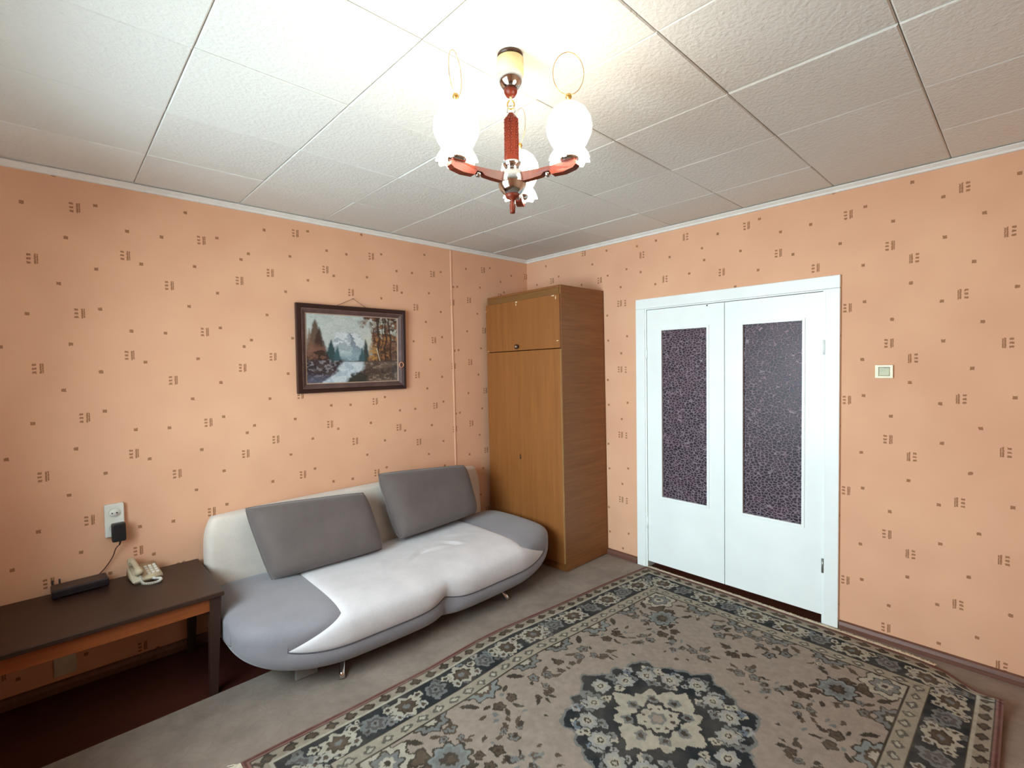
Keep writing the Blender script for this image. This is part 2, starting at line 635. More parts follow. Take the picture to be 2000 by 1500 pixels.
# ceiling slab and foam tiles
ceiling = struct(box('ceiling', -LX, 0, -LY, 0, HC + 0.009, HC + 0.06, M['plaster']))
xs = [0.0] + [-(0.4391 + 0.5 * i) for i in range(7)] + [-LX]
ys = [0.0] + [-(0.4786 + 0.5 * i) for i in range(8)] + [-LY]
tile_cache = {}
for i in range(len(xs) - 1):
    for j in range(len(ys) - 1):
        w, d = xs[i] - xs[i + 1], ys[j] - ys[j + 1]
        if w < 0.02 or d < 0.02:
            continue
        key = (round(w, 3), round(d, 3))
        if key not in tile_cache:
            bm = bmesh.new()
            g = 0.0016
            b_ = 0.004
            th = 0.008
            o4 = [(-w / 2 + g, -d / 2 + g), (w / 2 - g, -d / 2 + g), (w / 2 - g, d / 2 - g), (-w / 2 + g, d / 2 - g)]
            i4 = [(x - math.copysign(b_, x), y - math.copysign(b_, y)) for x, y in o4]
            top = [bm.verts.new((x, y, th)) for x, y in o4]
            mid = [bm.verts.new((x, y, 0.003)) for x, y in o4]
            bot = [bm.verts.new((x, y, 0)) for x, y in i4]
            for k in range(4):
                l = (k + 1) % 4
                bm.faces.new((mid[k], mid[l], top[l], top[k]))
                bm.faces.new((bot[k], bot[l], mid[l], mid[k]))
            bm.faces.new(bot[::-1])
            bm.faces.new(top)
            me = bpy.data.meshes.new('ceiling_tile')
            bm.normal_update()
            bm.to_mesh(me)
            bm.free()
            me.materials.append(M['tile'])
            tile_cache[key] = me
        t = bpy.data.objects.new('ceiling_tile', tile_cache[key])
        COL.objects.link(t)
        t.parent = ceiling
        t.location = ((xs[i] + xs[i + 1]) / 2, (ys[j] + ys[j + 1]) / 2, HC + rng.uniform(-0.0015, 0.0015))
        t.rotation_euler = (rng.uniform(-0.004, 0.004), rng.uniform(-0.004, 0.004), 0)


# cornices and skirting: a small profile swept along each wall
def sweep(name, prof, p0, p1, inward, mat):
    p0, p1, inw = Vector(p0), Vector(p1), Vector(inward)
    V = []
    for p in (p0, p1):
        for a, z in prof:
            V.append(p + inw * a + Vector((0, 0, z)))
    n = len(prof)
    F = [(k, (k + 1) % n, n + (k + 1) % n, n + k) for k in range(n)]
    F += [tuple(range(n - 1, -1, -1)), tuple(range(n, 2 * n))]
    return struct(mesh_obj(name, V, F, mat))


cp = [(0.0005, -0.004), (0.026, -0.004), (0.026, -0.010), (0.019, -0.016), (0.011, -0.022), (0.009, -0.032), (0.0005, -0.034)]
sweep('trim_1', cp, (-LX, 0, HC), (0, 0, HC), (0, -1, 0), M['trim'])
sweep('trim_2', cp, (0, 0, HC), (0, -LY, HC), (-1, 0, 0), M['trim'])
sweep('trim_3', cp, (0, -LY, HC), (-LX, -LY, HC), (0, 1, 0), M['trim'])
sweep('trim_4', cp, (-LX, -LY, HC), (-LX, 0, HC), (1, 0, 0), M['trim'])
bp_ = [(0.0005, 0), (0.022, 0), (0.022, 0.030), (0.014, 0.046), (0.0005, 0.052)]
sweep('baseboard_left', bp_, (-LX, 0, 0.0), (0, 0, 0.0), (0, -1, 0), M['skirt'])
sweep('baseboard_right', bp_, (0, 0, 0.0), (0, -1.178, 0.0), (-1, 0, 0), M['skirt'])
sweep('baseboard_front', bp_, (0, -2.520, 0.0), (0, -LY, 0.0), (-1, 0, 0), M['skirt'])

sweep('baseboard_back', bp_, (0, -LY, 0.0), (-LX, -LY, 0.0), (0, 1, 0), M['skirt'])
sweep('baseboard_window', bp_, (-LX, -LY, 0.0), (-LX, 0, 0.0), (1, 0, 0), M['skirt'])
# hall behind the doors
struct(box('floor_hall', 0.0, 1.45, -3.4, -0.5, -0.05, -0.001, wood('hall_floor_paint', (52, 28, 18), (70, 40, 24), 0.4, 'y', 0.5)))
struct(box('wall_hall', 1.45, 1.5, -3.4, -0.5, 0, HC, M['hall']))
struct(box('wall_hall_left', 0.13, 1.45, -0.5, -0.45, 0, HC, M['hall']))
struct(box('wall_hall_right', 0.13, 1.45, -3.45, -3.4, 0, HC, M['hall']))
struct(box('ceiling_hall', 0.13, 1.45, -3.4, -0.5, HC, HC + 0.05, M['plaster']))
hl = bpy.data.lights.new('hall_fill_light', 'POINT')  # added fill, no known lamp there; brings hall pink through the panes
hl.energy = 9
hl.shadow_soft_size = 0.08
hl.color = (1, 0.72, 0.62)
hlo = bpy.data.objects.new('hall_fill_light', hl)
COL.objects.link(hlo)
hlo.location = (0.8, -1.3, 2.35)

# window behind the camera: frame with two casements, lets the daylight in
win = bpy.data.objects.new('window_1', None)
COL.objects.link(win)
win['kind'] = 'structure'
fx0, fx1 = -LX - 0.30, -LX - 0.24
box('window_frame', fx0, fx1, WY0, WY0 + 0.06, WZ0, WZ1, M['winframe'], win)
box('window_frame', fx0, fx1, WY1 - 0.06, WY1, WZ0, WZ1, M['winframe'], win)
box('window_frame', fx0, fx1, WY0 + 0.06, WY1 - 0.06, WZ0, WZ0 + 0.06, M['winframe'], win)
box('window_frame', fx0, fx1, WY0 + 0.06, WY1 - 0.06, WZ1 - 0.06, WZ1, M['winframe'], win)
box('window_mullion', fx0, fx1, (WY0 + WY1) / 2 - 0.05, (WY0 + WY1) / 2 + 0.05, WZ0 + 0.06, WZ1 - 0.06, M['winframe'], win)
box('window_sill', -LX - 0.38, -LX + 0.2, WY0 - 0.05, WY1 + 0.05, WZ0 - 0.04, WZ0 - 0.001, M['winframe'], win)
for a, b in ((WY0, WY1), ):
    box('window_reveal', -LX - 0.38, -LX - 0.001, a - 0.02, a, WZ0, WZ1, M['winframe'], win)
    box('window_reveal', -LX - 0.38, -LX - 0.001, b, b + 0.02, WZ0, WZ1, M['winframe'], win)
    box('window_reveal', -LX - 0.38, -LX - 0.001, a, b, WZ1, WZ1 + 0.02, M['winframe'], win)

# ------------------------------------------------------------------ double door
door = bpy.data.objects.new('door_1', None)
COL.objects.link(door)
door['kind'] = 'structure'
door['label'] = 'white painted double door with figured glass panes'
CO0, CO1, CT = 1.182, 2.516, 2.050
cw = 0.074
for a, b in ((CO0, CO0 + cw), (CO1 - cw, CO1)):
    box('casing_board', -0.022, -0.0005, -b, -a, 0.0, CT - cw, M['white'], door, 0.004)
box('casing_board', -0.022, -0.0005, -CO1, -CO0, CT - cw + 0.0005, CT, M['white'], door, 0.004)
# stepped jamb inside the casing
for a, b in ((CO0 + cw, CO0 + cw + 0.012), (CO1 - cw - 0.012, CO1 - cw)):
    box('jamb', -0.012, 0.12, -b, -a, 0.0, CT - cw, M['white'], door, 0.001)
box('jamb', -0.012, 0.12, -CO1 + cw + 0.012, -CO0 - cw - 0.012, CT - cw - 0.008, CT - cw, M['white'], door, 0.001)


def ring_slab(bm, x0, x1, ya, yb, za, zb, ha, hb, hc, hd):
    """slab facing -x with a rectangular hole"""
    def ringv(x, a, b, c, d):
        return [bm.verts.new((x, a, c)), bm.verts.new((x, b, c)), bm.verts.new((x, b, d)), bm.verts.new((x, a, d))]
    of, inf = ringv(x0, ya, yb, za, zb), ringv(x0, ha, hb, hc, hd)
    ob, inb = ringv(x1, ya, yb, za, zb), ringv(x1, ha, hb, hc, hd)
    for k in range(4):
        l = (k + 1) % 4
        bm.faces.new((of[k], of[l], inf[l], inf[k]))
        bm.faces.new((ob[l], ob[k], inb[k], inb[l]))
        bm.faces.new((of[l], of[k], ob[k], ob[l]))
        bm.faces.new((inf[k], inf[l], inb[l], inb[k]))
    bmesh.ops.recalc_face_normals(bm, faces=bm.faces)


def leaf(ya, yb, ha, hb, hinge_y, lab):
    bm = bmesh.new()
    za, zb, hc, hd = 0.052, 1.964, 0.565, 1.808
    ring_slab(bm, -0.006, 0.034, -yb, -ya, za, zb, -hb, -ha, hc, hd)
    lf = bm_obj('door_leaf', bm, M['white'], door)
    lf['label'] = lab
    box('glass_pane', 0.012, 0.017, -hb + 0.0005, -ha - 0.0005, hc + 0.0005, hd - 0.0005, M['glass_fig'], lf)
    w = 0.014
    for a, b, c, d in ((-hb - w, -hb + 0.003, hc - w, hd + w), (-ha - 0.003, -ha + w, hc - w, hd + w),
                       (-hb + 0.003, -ha - 0.003, hc - w, hc + 0.003), (-hb + 0.003, -ha - 0.003, hd - 0.003, hd + w)):
        box('glazing_bead', -0.0115, -0.0062, a, b, c, d, M['white'], lf, 0.002)
    for hz in (0.35, 1.64):
        bm = bmesh.new()
        bmesh.ops.create_cone(bm, cap_ends=True, segments=12, radius1=0.0065, radius2=0.0065, depth=0.085)
        hg = bm_obj('hinge', bm, M['steel'] if (hz < 1 and hinge_y > 2) else M['white'], lf, True)
        hg.location = (-0.012, -hinge_y, hz)
    return lf


l1 = leaf(1.271, 1.8525, 1.389, 1.735, 1.269, 'left leaf with one tall glass pane')
l2 = leaf(1.8565, 2.432, 1.972, 2.323, 2.435, 'right leaf with one tall glass pane')
nl = lathe('nail', [(0.0, -0.004), (0.004, -0.003), (0.005, 0), (0.0, 0.001)], M['black'], l1, 10)
nl.rotation_euler = (0, R(-90), 0)
nl.location = (-0.007, -1.735, 1.955)

# ------------------------------------------------------------------ wardrobe
W0, W1, WH, WD = 0.062, 0.897, 2.150, 0.535
wd = thing('wardrobe', 'tall brown wood-veneer wardrobe with upper and lower doors in the corner', 'wardrobe', (0, -W1, FZ + 0.0035), rot=(R(-0.62), 0, 0))
wo = Vector((0, W1, 0))


def wbox(name, x0, x1, s0, s1, z0, z1, mat, bev=0.001, parent=None):
    o = box(name, x0, x1, W1 - s1, W1 - s0, z0, z1, mat, parent or wd, bev, 1)
    return o


wbox('side_panel', -WD, -0.012, W1 - 0.018, W1, 0, WH, M['ward_h'], 0.003)
wbox('side_panel', -WD, -0.012, W0, W0 + 0.018, 0, WH, M['ward_h'], 0.003)
wbox('top_panel', -WD, -0.012, W0 + 0.018, W1 - 0.018, WH - 0.018, WH, M['ward_h'])
wbox('bottom_panel', -WD + 0.02, -0.012, W0 + 0.018, W1 - 0.018, 0.06, 0.078, M['ward_h'])
wbox('divider_shelf', -WD + 0.02, -0.012, W0 + 0.018, W1 - 0.018, 1.66, 1.678, M['ward_h'])
wbox('back_panel', -0.012, -0.007, W0, W1, 0, WH, M['ward_h'], 0)
wbox('plinth', -WD + 0.001, -WD + 0.018, W0 + 0.018, W1 - 0.018, 0, 0.059, M['ward_v'])
wbox('top_rail', -WD - 0.002, -WD + 0.018, W0 + 0.018, W1 - 0.018, WH - 0.068, WH - 0.019, M['ward_top'])
sm = 0.447
for a, b in ((W0 + 0.002, sm - 0.0008), (sm + 0.0008, W1 - 0.003)):
    up = wbox('upper_door', -WD - 0.018, -WD - 0.002, a, b, 1.682, WH - 0.070, M['ward_v'], 0.0012)
    lo = wbox('lower_door', -WD - 0.018, -WD - 0.002, a, b, 0.062, 1.676, M['ward_v'], 0.0012)
    last_up, last_lo = up, lo
kb = lathe('knob', [(0, 0.0), (0.010, 0.0), (0.010, 0.012), (0.019, 0.018), (0.019, 0.026), (0.0, 0.028)], M['knob'], last_up, 20)
kb.rotation_euler = (0, R(-90), 0)
kb.location = (-WD - 0.018, W1 - sm - 0.012 + 0.02, 1.712)
kb.location.y = W1 - 0.452
ki = lathe('knob_insert', [(0, 0.0), (0.007, 0.0), (0.007, 0.003), (0.0, 0.0035)], M['knob_ring'], kb, 16)
ki.location = (0, 0, 0.027)
ls = lathe('lock_plate', [(0, 0.0), (0.009, 0.0), (0.009, 0.003), (0.0, 0.004)], M['knob'], last_lo, 16)
ls.rotation_euler = (0, R(-90), 0)
ls.location = (-WD - 0.018, W1 - 0.452, 0.815)
box('key', -0.024 - WD, -WD - 0.020, W1 - 0.457, W1 - 0.447, 0.818, 0.846, M['knob'], last_lo, 0.001)
wbox('edge_band', -WD - 0.0175, -WD - 0.0025, W1 - 0.003, W1 - 0.0012, 0.064, 1.674, simple('pale_edge_band', (176, 136, 84), 0.5), 0)
# chipped veneer on the upper doors
for s, z, w, h in ((0.442, 2.070, 0.030, 0.012), (0.438, 2.052, 0.009, 0.030), (0.835, 2.072, 0.034, 0.008), (0.862, 2.055, 0.012, 0.032), (0.872, 1.735, 0.030, 0.006), (0.066, 2.03, 0.010, 0.014), (0.085, 1.690, 0.028, 0.005)):
    n = 9
    pts = [(W1 - s + w / 2 * math.cos(2 * math.pi * k / n) * rng.uniform(0.6, 1.1), z + h / 2 * math.sin(2 * math.pi * k / n) * rng.uniform(0.6, 1.1)) for k in range(n)]
    x = -WD - 0.0186
    V = [(x, a, b) for a, b in pts] + [(x + 0.002, a, b) for a, b in pts]
    F = [tuple(range(n))] + [(k, n + k, n + (k + 1) % n, (k + 1) % n) for k in range(n)]
    mesh_obj('veneer_chip', V, F, M['chip'], wd)

# ------------------------------------------------------------------ sofa
SC = -1.675          # sofa centre x
SW = 1.055           # half width
sofa = thing('sofa', 'low grey and off-white sofa with curved front and chrome legs', 'sofa', (SC, -0.5, FZ))
so = Vector((SC, -0.5, FZ))
EXP = 0.46


def s_dims(u):
    t = abs(u) / SW
    cap = (max(0.0, 1 - t ** 9)) ** 0.42
    zt = 0.372 - 0.006 * math.exp(-(u / 0.35) ** 2) + 0.02 * t ** 2
    zb = 0.072 + 0.10 * t ** 5
    yf = -0.985 + 0.02 * (abs(u) - 0.45) ** 2 + 0.10 * max(0, t - 0.55) ** 1.6 / 0.27
    yb = -0.15
    zc = (zt + zb) / 2 + 0.01 * t
    h = (zt - zb) / 2 * (0.25 + 0.75 * cap)
    a = (yb - yf) / 2
    yc = (yb + yf) / 2
    a2 = a * (0.72 + 0.28 * cap)
    yc = yb - a2 - 0.02 * (1 - cap)
    return yc, zc, a2, h


def S(u, th):
    yc, zc, a, h = s_dims(u)
    c, s = math.cos(th), math.sin(th)
    y = yc - a * math.copysign(abs(c) ** EXP, c)
    z = zc + h * math.copysign(abs(s) ** EXP, s)
    if c > 0:      # the front is pinched in the middle, more so low down
        k = max(0.0, min(1.0, (0.37 - z) / 0.17))
        y += 0.045 * math.exp(-(abs(u) / 0.07) ** 1.3) * k ** 1.5 * min(1.0, c * 1.6)
    return Vector((u, y, z)), Vector((0, y - yc, (z - zc) * 2.4)).normalized()


def th_of_z(u, z):
    yc, zc, a, h = s_dims(u)
    k = max(-0.999, min(0.999, (z - zc) / h))
    return math.asin(math.copysign(abs(k) ** (1 / EXP), k))


UC, UT = 0.620, 0.870


def z_seam(u):
    t = abs(u)
    return 0.196 - 0.004 * math.cos(t * 7) + 0.030 * math.exp(-(t / 0.09) ** 1.2) + 0.055 * (t / UT) ** 6


def z_cut(u):
    t = (abs(u) - UC) / (UT - UC)
    return 0.352 + (z_seam(UT) - 0.352) * t ** 0.9


TH_BACK = R(172)
TH_END = R(-178)


def column(u, t0, t1, n, bulge_fn):
    ths = [t0 + (t1 - t0) * k / 160 for k in range(161)]
    pts = [S(u, t)[0] for t in ths]
    acc = [0.0]
    for p, q in zip(pts[:-1], pts[1:]):
        acc.append(acc[-1] + (q - p).length)
    L = acc[-1]
    out = []
    j = 0
    for k in range(n + 1):
        tgt = L * k / n
        while j < 159 and acc[j + 1] < tgt:
            j += 1
        d = acc[j + 1] - acc[j]
        f = (tgt - acc[j]) / d if d > 1e-9 else 0
        th = ths[j] + (ths[j + 1] - ths[j]) * min(1, max(0, f))
        p, nr = S(u, th)
        out.append(p + nr * bulge_fn(u, tgt, L - tgt, p))
    return out


def patch(name, us, t0f, t1f, n, bulge, mat, parent, flip=False, cap=None):
    V, F = [], []
    for u in us:
        V += column(u, t0f(u), t1f(u), n, bulge)
    m_ = n + 1
    for i in range(len(us) - 1):
        for k in range(n):
            q = (i * m_ + k, (i + 1) * m_ + k, (i + 1) * m_ + k + 1, i * m_ + k + 1)
            F.append(q if not flip else q[::-1])
    V = [v - Vector((0, -0.5, 0)) for v in V]
    return V, F


def join(parts):
    V, F = [], []
    for v, f in parts:
        k = len(V)
        V += v
        F += [tuple(i + k for i in q) for q in f]
    return V, F


def lin(a, b, n):
    return [a + (b - a) * i / n for i in range(n + 1)]


def e1(d, w=0.016):
    return 1 - math.exp(-d / w)


def wrinkle(u, p):
    y = p.y
    w = 0.0
    if p.z > 0.30:
        for cu, cy, ang, ln, am in ((0.02, -0.60, 0.5, 0.11, 0.010), (0.16, -0.62, -0.2, 0.10, 0.008), (0.30, -0.63, -0.9, 0.06, 0.011), (-0.15, -0.66, 0.3, 0.12, 0.006), (0.42, -0.55, -0.6, 0.08, 0.005)):
            du, dy = u - cu, y - cy
            a = du * math.cos(ang) + dy * math.sin(ang)
            b = -du * math.sin(ang) + dy * math.cos(ang)
            w += am * math.exp(-(a / ln) ** 2) * (math.exp(-(b / 0.016) ** 2) - 0.7 * math.exp(-((b + 0.03) / 0.016) ** 2))
    return w


def white_b(u, d0, d1, p):
    return 0.013 * e1(d1, 0.02) * e1(max(0, UC - abs(u)) + 1.5 * max(0, 0.352 - p.z), 0.02) + wrinkle(u, p)


def flap_b(u, d0, d1, p):
    return 0.013 * e1(d1, 0.02) * e1(1.5 * max(0, z_cut(u) - p.z), 0.02)


def arm_b(u, d0, d1, p):
    return 0.010 * e1(abs(u) - UC + 1.5 * max(0, z_cut(u) + 0.0 - p.z), 0.02) * e1(d1, 0.02)


def end_b(u, d0, d1, p):
    dz = p.z - z_seam(UT)
    front = p.y < -0.6
    return 0.010 * (e1(math.hypot(abs(u) - UT, dz), 0.02) if front else 1.0)


def base_b(u, d0, d1, p):
    return 0.010 * e1(d0, 0.02)


V, F = join([
    patch('', lin(-UC, UC, 90), lambda u: TH_BACK, lambda u: th_of_z(u, z_seam(u)), 60, white_b, None, None),
    patch('', lin(-UT, -UC, 18), lambda u: th_of_z(u, z_cut(u)), lambda u: th_of_z(u, z_seam(u)), 16, flap_b, None, None),
    patch('', lin(UC, UT, 18), lambda u: th_of_z(u, z_cut(u)), lambda u: th_of_z(u, z_seam(u)), 16, flap_b, None, None)])
mesh_obj('seat', V, F, M['sofa_white'], sofa, True)['label'] = 'off-white seat panel with pointed ends'
for sg in (-1, 1):
    A = patch('', lin(sg * UC, sg * UT, 22), lambda u: TH_BACK, lambda u: th_of_z(u, z_cut(u)), 50, arm_b, None, None, flip=(sg < 0))
    us = [sg * (UT + (SW - UT) * math.sin(math.pi / 2 * k / 26)) for k in range(27)]
    us[-1] = sg * (SW - 0.0004)
    B = patch('', us, lambda u: TH_BACK, lambda u: TH_END, 90, end_b, None, None, flip=(sg < 0))
    n = len(B[0])
    B[1].append(tuple(range(n - 91, n)) if sg > 0 else tuple(range(n - 1, n - 92, -1)))
    V, F = join([A, B])
    mesh_obj('armrest', V, F, M['sofa_grey'], sofa, True)
V, F = patch('', lin(-UT, UT, 120), lambda u: th_of_z(u, z_seam(u)), lambda u: TH_END, 40, base_b, None, None)
mesh_obj('front_roll', V, F, M['sofa_grey'], sofa, True)


# piping along the seam
def seam_pts():
    pts = []
    for u in lin(-UT, UT, 120):
        p, nr = S(u, th_of_z(u, z_seam(u)))
        pts.append(p + nr * 0.002 - Vector((0, -0.5, 0)))
    return pts


tube('seam_piping', seam_pts(), 0.0028, simple('dark_piping', (78, 76, 82), 0.9), sofa, 6)


# backrest: a soft slab leaning on the wall
def soft_slab(w, h, t, nx, nz, puff=1.0, edge=0.35, raw=False):
    """closed pillow-like slab: front/back grids meeting on a rounded outline; centred at origin, facing -y"""
    V, F = [], []
    def outl(a, b):
        # squircle map of the unit square
        k = 1.0 if raw else 0.955
        x = a * (1 - (1 - k) * b ** 4 * 1.0)
        z = b * (1 - (1 - k) * a ** 4 * 1.0)
        return x * w / 2, z * h / 2
    idx = {}
    for side in (-1, 1):
        for i in range(nx + 1):
            for j in range(nz + 1):
                a, b = -1 + 2 * i / nx, -1 + 2 * j / nz
                a2, b2 = math.sin(a * math.pi / 2) * 0.35 + a * 0.65, math.sin(b * math.pi / 2) * 0.35 + b * 0.65
                x, z = outl(a2, b2)
                border = i in (0, nx) or j in (0, nz)
                th = (max(0, 1 - abs(a2) ** 6) * max(0, 1 - abs(b2) ** 6)) ** edge
                y = side * t / 2 * th * puff
                key = (side, i, j) if not border else (0, i, j)
                if key in idx:
                    continue
                idx[key] = len(V)
                V.append(Vector((x, y, z)))
    def g(s, i, j):
        return idx[(0, i, j)] if (i in (0, nx) or j in (0, nz)) else idx[(s, i, j)]
    for s in (-1, 1):
        for i in range(nx):
            for j in range(nz):
                q = (g(s, i, j), g(s, i + 1, j), g(s, i + 1, j + 1), g(s, i, j + 1))
                F.append(q if s < 0 else q[::-1])
    return V, F


V, F = soft_slab(1.985, 0.56, 0.12, 60, 30, edge=0.16)
bk = mesh_obj('backrest', V, F, M['sofa_back'], sofa, True)
bk.location = (-1.718 - SC, -0.112 + 0.5, 0.47)
bk.rotation_euler = (R(-3.0), 0, 0)
bk['label'] = 'pale beige flat backrest'
# chrome legs, each a splayed tube with a foot
for lx, ly in ((-2.27, -0.865), (-1.145, -0.85), (-2.27, -0.32), (-1.145, -0.32)):
    dx = -0.03 if lx < SC else 0.02
    p0 = Vector((lx - SC - dx * 1.2, ly + 0.5 + 0.05, 0.105))
    p1 = Vector((lx - SC + dx * 0.3, ly + 0.5 - 0.03, 0.022))
    p2 = Vector((lx - SC + dx * 0.5, ly + 0.5 - 0.045, 0.0 if ly < -0.6 else -FZ))
    tube('leg', [p0, p0.lerp(p1, 0.5), p1, p2], [0.013, 0.014, 0.015, 0.017], M['chrome'], sofa, 14)
box('support_board', -2.46 - SC, -2.35 - SC, -0.27, -0.25, 0.002, 0.085, simple('grey_board', (138, 134, 128), 0.7), sofa, 0.003)

# back cushions: each a soft slab spanned between its four corners
cush_specs = [
    ('large taupe cushion leaning at the left of the sofa back, nearest the table', 0.215,
     ((-2.449, -0.400, 0.392), (-1.770, -0.400, 0.392), (-1.815, -0.250, 0.745), (-2.535, -0.250, 0.793))),
    ('large taupe cushion leaning at the right of the sofa back, nearest the wardrobe', 0.205,
     ((-1.633, -0.370, 0.408), (-0.960, -0.360, 0.440), (-0.955, -0.220, 0.792), (-1.703, -0.220, 0.845))),
]
for lab, t, crn in cush_specs:
    P = [Vector(p) for p in crn]
    cen = sum(P, Vector()) / 4
    c = thing('cushion', lab, 'cushion', cen, 'back cushions on the sofa')
    P = [p - cen for p in P]
    nrm = (P[1] - P[0]).cross(P[3] - P[0]).normalized()

    def bil(a, b):
        k = 0.975
        a, b = a * (1 - (1 - k) * b ** 4), b * (1 - (1 - k) * a ** 4)
        s_, t_ = (a + 1) / 2, (b + 1) / 2
        return P[0] * (1 - s_) * (1 - t_) + P[1] * s_ * (1 - t_) + P[2] * s_ * t_ + P[3] * (1 - s_) * t_
    V0, F = soft_slab(2.0, 2.0, t, 44, 30, edge=0.42, raw=True)
    V = []
    for v in V0:
        e = v.x ** 2 + v.z ** 2
        off = v.y * (1.0 + 0.12 * (-v.z)) + (0.006 * math.sin(v.x * 6 + v.z * 2) * math.exp(-e) + 0.003 * math.sin(v.x * 4 - v.z * 6)) * (1 if v.y < 0 else 0)
        V.append(bil(v.x, v.z) - nrm * off * -1)
    mesh_obj('cover', V, F, M['cushion'], c, True)
    pts = []
    for q in range(120):
        t_ = q / 120 * 4
        sd, f = int(t_), t_ - int(t_)
        a, b = [(-1 + 2 * f, -1), (1, -1 + 2 * f), (1 - 2 * f, 1), (-1, 1 - 2 * f)][sd]
        pts.append(bil(a, b))
    tube('piping', pts, 0.004, M['cushion'], c, 6, True)

# ------------------------------------------------------------------ low table
tb = thing('low_table', 'long dark brown low table with orange-brown apron beside the sofa', 'table', (-3.24, -0.31, 0))
to = Vector((-3.24, -0.31, 0))


def tbox(name, x0, x1, y0, y1, z0, z1, mat, bev=0.002):
    return box(name, x0 - to.x, x1 - to.x, y0 - to.y, y1 - to.y, z0, z1, mat, tb, bev)


TX0, TX1, TYF, TYB = -3.70, -2.722, -0.605, -0.03
tbox('tabletop', TX0, TX1, TYF, TYB, 0.478, 0.500, M['table_top'], 0.004)
tbox('apron', TX0 + 0.05, TX1 - 0.055, TYF + 0.022, TYF + 0.042, 0.412, 0.4775, M['apron'])
tbox('apron', TX0 + 0.05, TX1 - 0.055, TYB - 0.042, TYB - 0.022, 0.412, 0.4775, M['apron'])
tbox('apron', TX1 - 0.050, TX1 - 0.030, TYF + 0.06, TYB - 0.06, 0.412, 0.4775, M['leg'])
tbox('apron', TX0 + 0.030, TX0 + 0.050, TYF + 0.06, TYB - 0.06, 0.412, 0.4775, M['leg'])
for lx in (TX0 + 0.035, TX1 - 0.035):
    for ly in (TYF + 0.035, TYB - 0.035):
        V = []
        for z, k in ((0.0, 0.017), (0.477, 0.024)):
            sx = 0.02 if z == 0 else 0
            sx = sx if lx < -3.2 else -sx
            for a, b in ((-k, -k), (k, -k), (k, k), (-k, k)):
                V.append((lx + sx + a - to.x, ly + b - to.y, z))
        F = [(3, 2, 1, 0), (4, 5, 6, 7)] + [(q, (q + 1) % 4, 4 + (q + 1) % 4, 4 + q) for q in range(4)]
        mesh_obj('leg', V, F, M['leg'], tb)

# router on the table
rt = thing('router', 'flat dark box router on the low table against the wall', 'router', (-3.225, -0.085, 0.5005), rot=(0, 0, R(3)))
bm = bmesh.new()
add_box(bm, -0.105, 0.105, -0.05, 0.05, 0.004, 0.044, 0.008, 3)
bm_obj('case', bm, M['router'], rt, False)
for x in (-0.08, 0.08):
    for y in (-0.035, 0.035):
        box('foot', x - 0.008, x + 0.008, y - 0.006, y + 0.006, 0.0, 0.0045, M['black'], rt)
box('front_strip', -0.095, 0.095, -0.0506, -0.0495, 0.016, 0.026, M['black'], rt)
for x in (-0.095, -0.07):
    tube('antenna_socket', [(x, 0.049, 0.03), (x, 0.056, 0.032), (x, 0.058, 0.05), (x, 0.057, 0.062)], 0.004, M['router'], rt, 8)

# corded telephone
ph = thing('telephone', 'beige corded telephone with coiled cord on the low table', 'telephone', (-2.985, -0.130, 0.5005), rot=(0, 0, R(6)))
ph.scale = (0.86, 0.86, 0.86)
bm = bmesh.new()
V = [(-0.065, -0.085, 0.0), (0.085, -0.085, 0.0), (0.085, 0.085, 0.0), (-0.065, 0.085, 0.0),
     (-0.060, -0.080, 0.030), (0.080, -0.080, 0.030), (0.080, 0.080, 0.068), (-0.060, 0.080, 0.068)]
F = [(3, 2, 1, 0), (4, 5, 6, 7)] + [(q, (q + 1) % 4, 4 + (q + 1) % 4, 4 + q) for q in range(4)]
vv = [bm.verts.new(v) for v in V]
for f in F:
    bm.faces.new([vv[i] for i in f])
bmesh.ops.bevel(bm, geom=list(bm.edges), offset=0.008, segments=3, affect='EDGES')
body = bm_obj('body', bm, M['phone'], ph, True)
slope = math.atan2(0.038, 0.16)
kpos = []
for r_ in range(4):
    for c_ in range(3):
        y = -0.055 + r_ * 0.026
        x = 0.018 + c_ * 0.022
        z = 0.030 + (y + 0.08) * 0.038 / 0.16
        b_ = box('key', -0.0075, 0.0075, -0.0085, 0.0085, -0.002, 0.005, M['sock'], body, 0.0015)
        b_.location = (x, y, z)
        b_.rotation_euler = (slope, 0, 0)
# handset lying lengthwise on the left side
hp = [(-0.035, y, 0.062 + 0.026 * (y + 0.1) / 0.2 + 0.018 * math.cos(y * 15)) for y in [-0.10 + 0.2 * k / 16 for k in range(17)]]
hr = [0.020 if (k < 4 or k > 12) else 0.0135 for k in range(17)]
hs = tube('handset', hp, hr, M['phone'], ph, 14)
for k in (2, 14):
    p = Vector(hp[k])
    lathe('ear_cap', [(0, -0.026), (0.017, -0.024), (0.022, -0.012), (0.020, 0.004), (0, 0.006)], M['phone'], hs, 18, 0, 0).location = p
# coiled cord: a helix along a loop in front of the phone
base_pts = [(-0.035, -0.104, 0.050), (-0.030, -0.130, 0.016), (-0.005, -0.150, 0.009), (0.030, -0.160, 0.009), (0.055, -0.145, 0.009), (0.060, -0.115, 0.009), (0.040, -0.102, 0.012), (0.030, -0.090, 0.016)]


def catmull(pts, n):
    P = [Vector(p) for p in pts]
    P = [2 * P[0] - P[1]] + P + [2 * P[-1] - P[-2]]
    out = []
    for i in range(1, len(P) - 2):
        for k in range(n):
            t = k / n
            a, b, c, d = P[i - 1], P[i], P[i + 1], P[i + 2]
            out.append(0.5 * ((2 * b) + (-a + c) * t + (2 * a - 5 * b + 4 * c - d) * t * t + (-a + 3 * b - 3 * c + d) * t ** 3))
    out.append(P[-2])
    return out


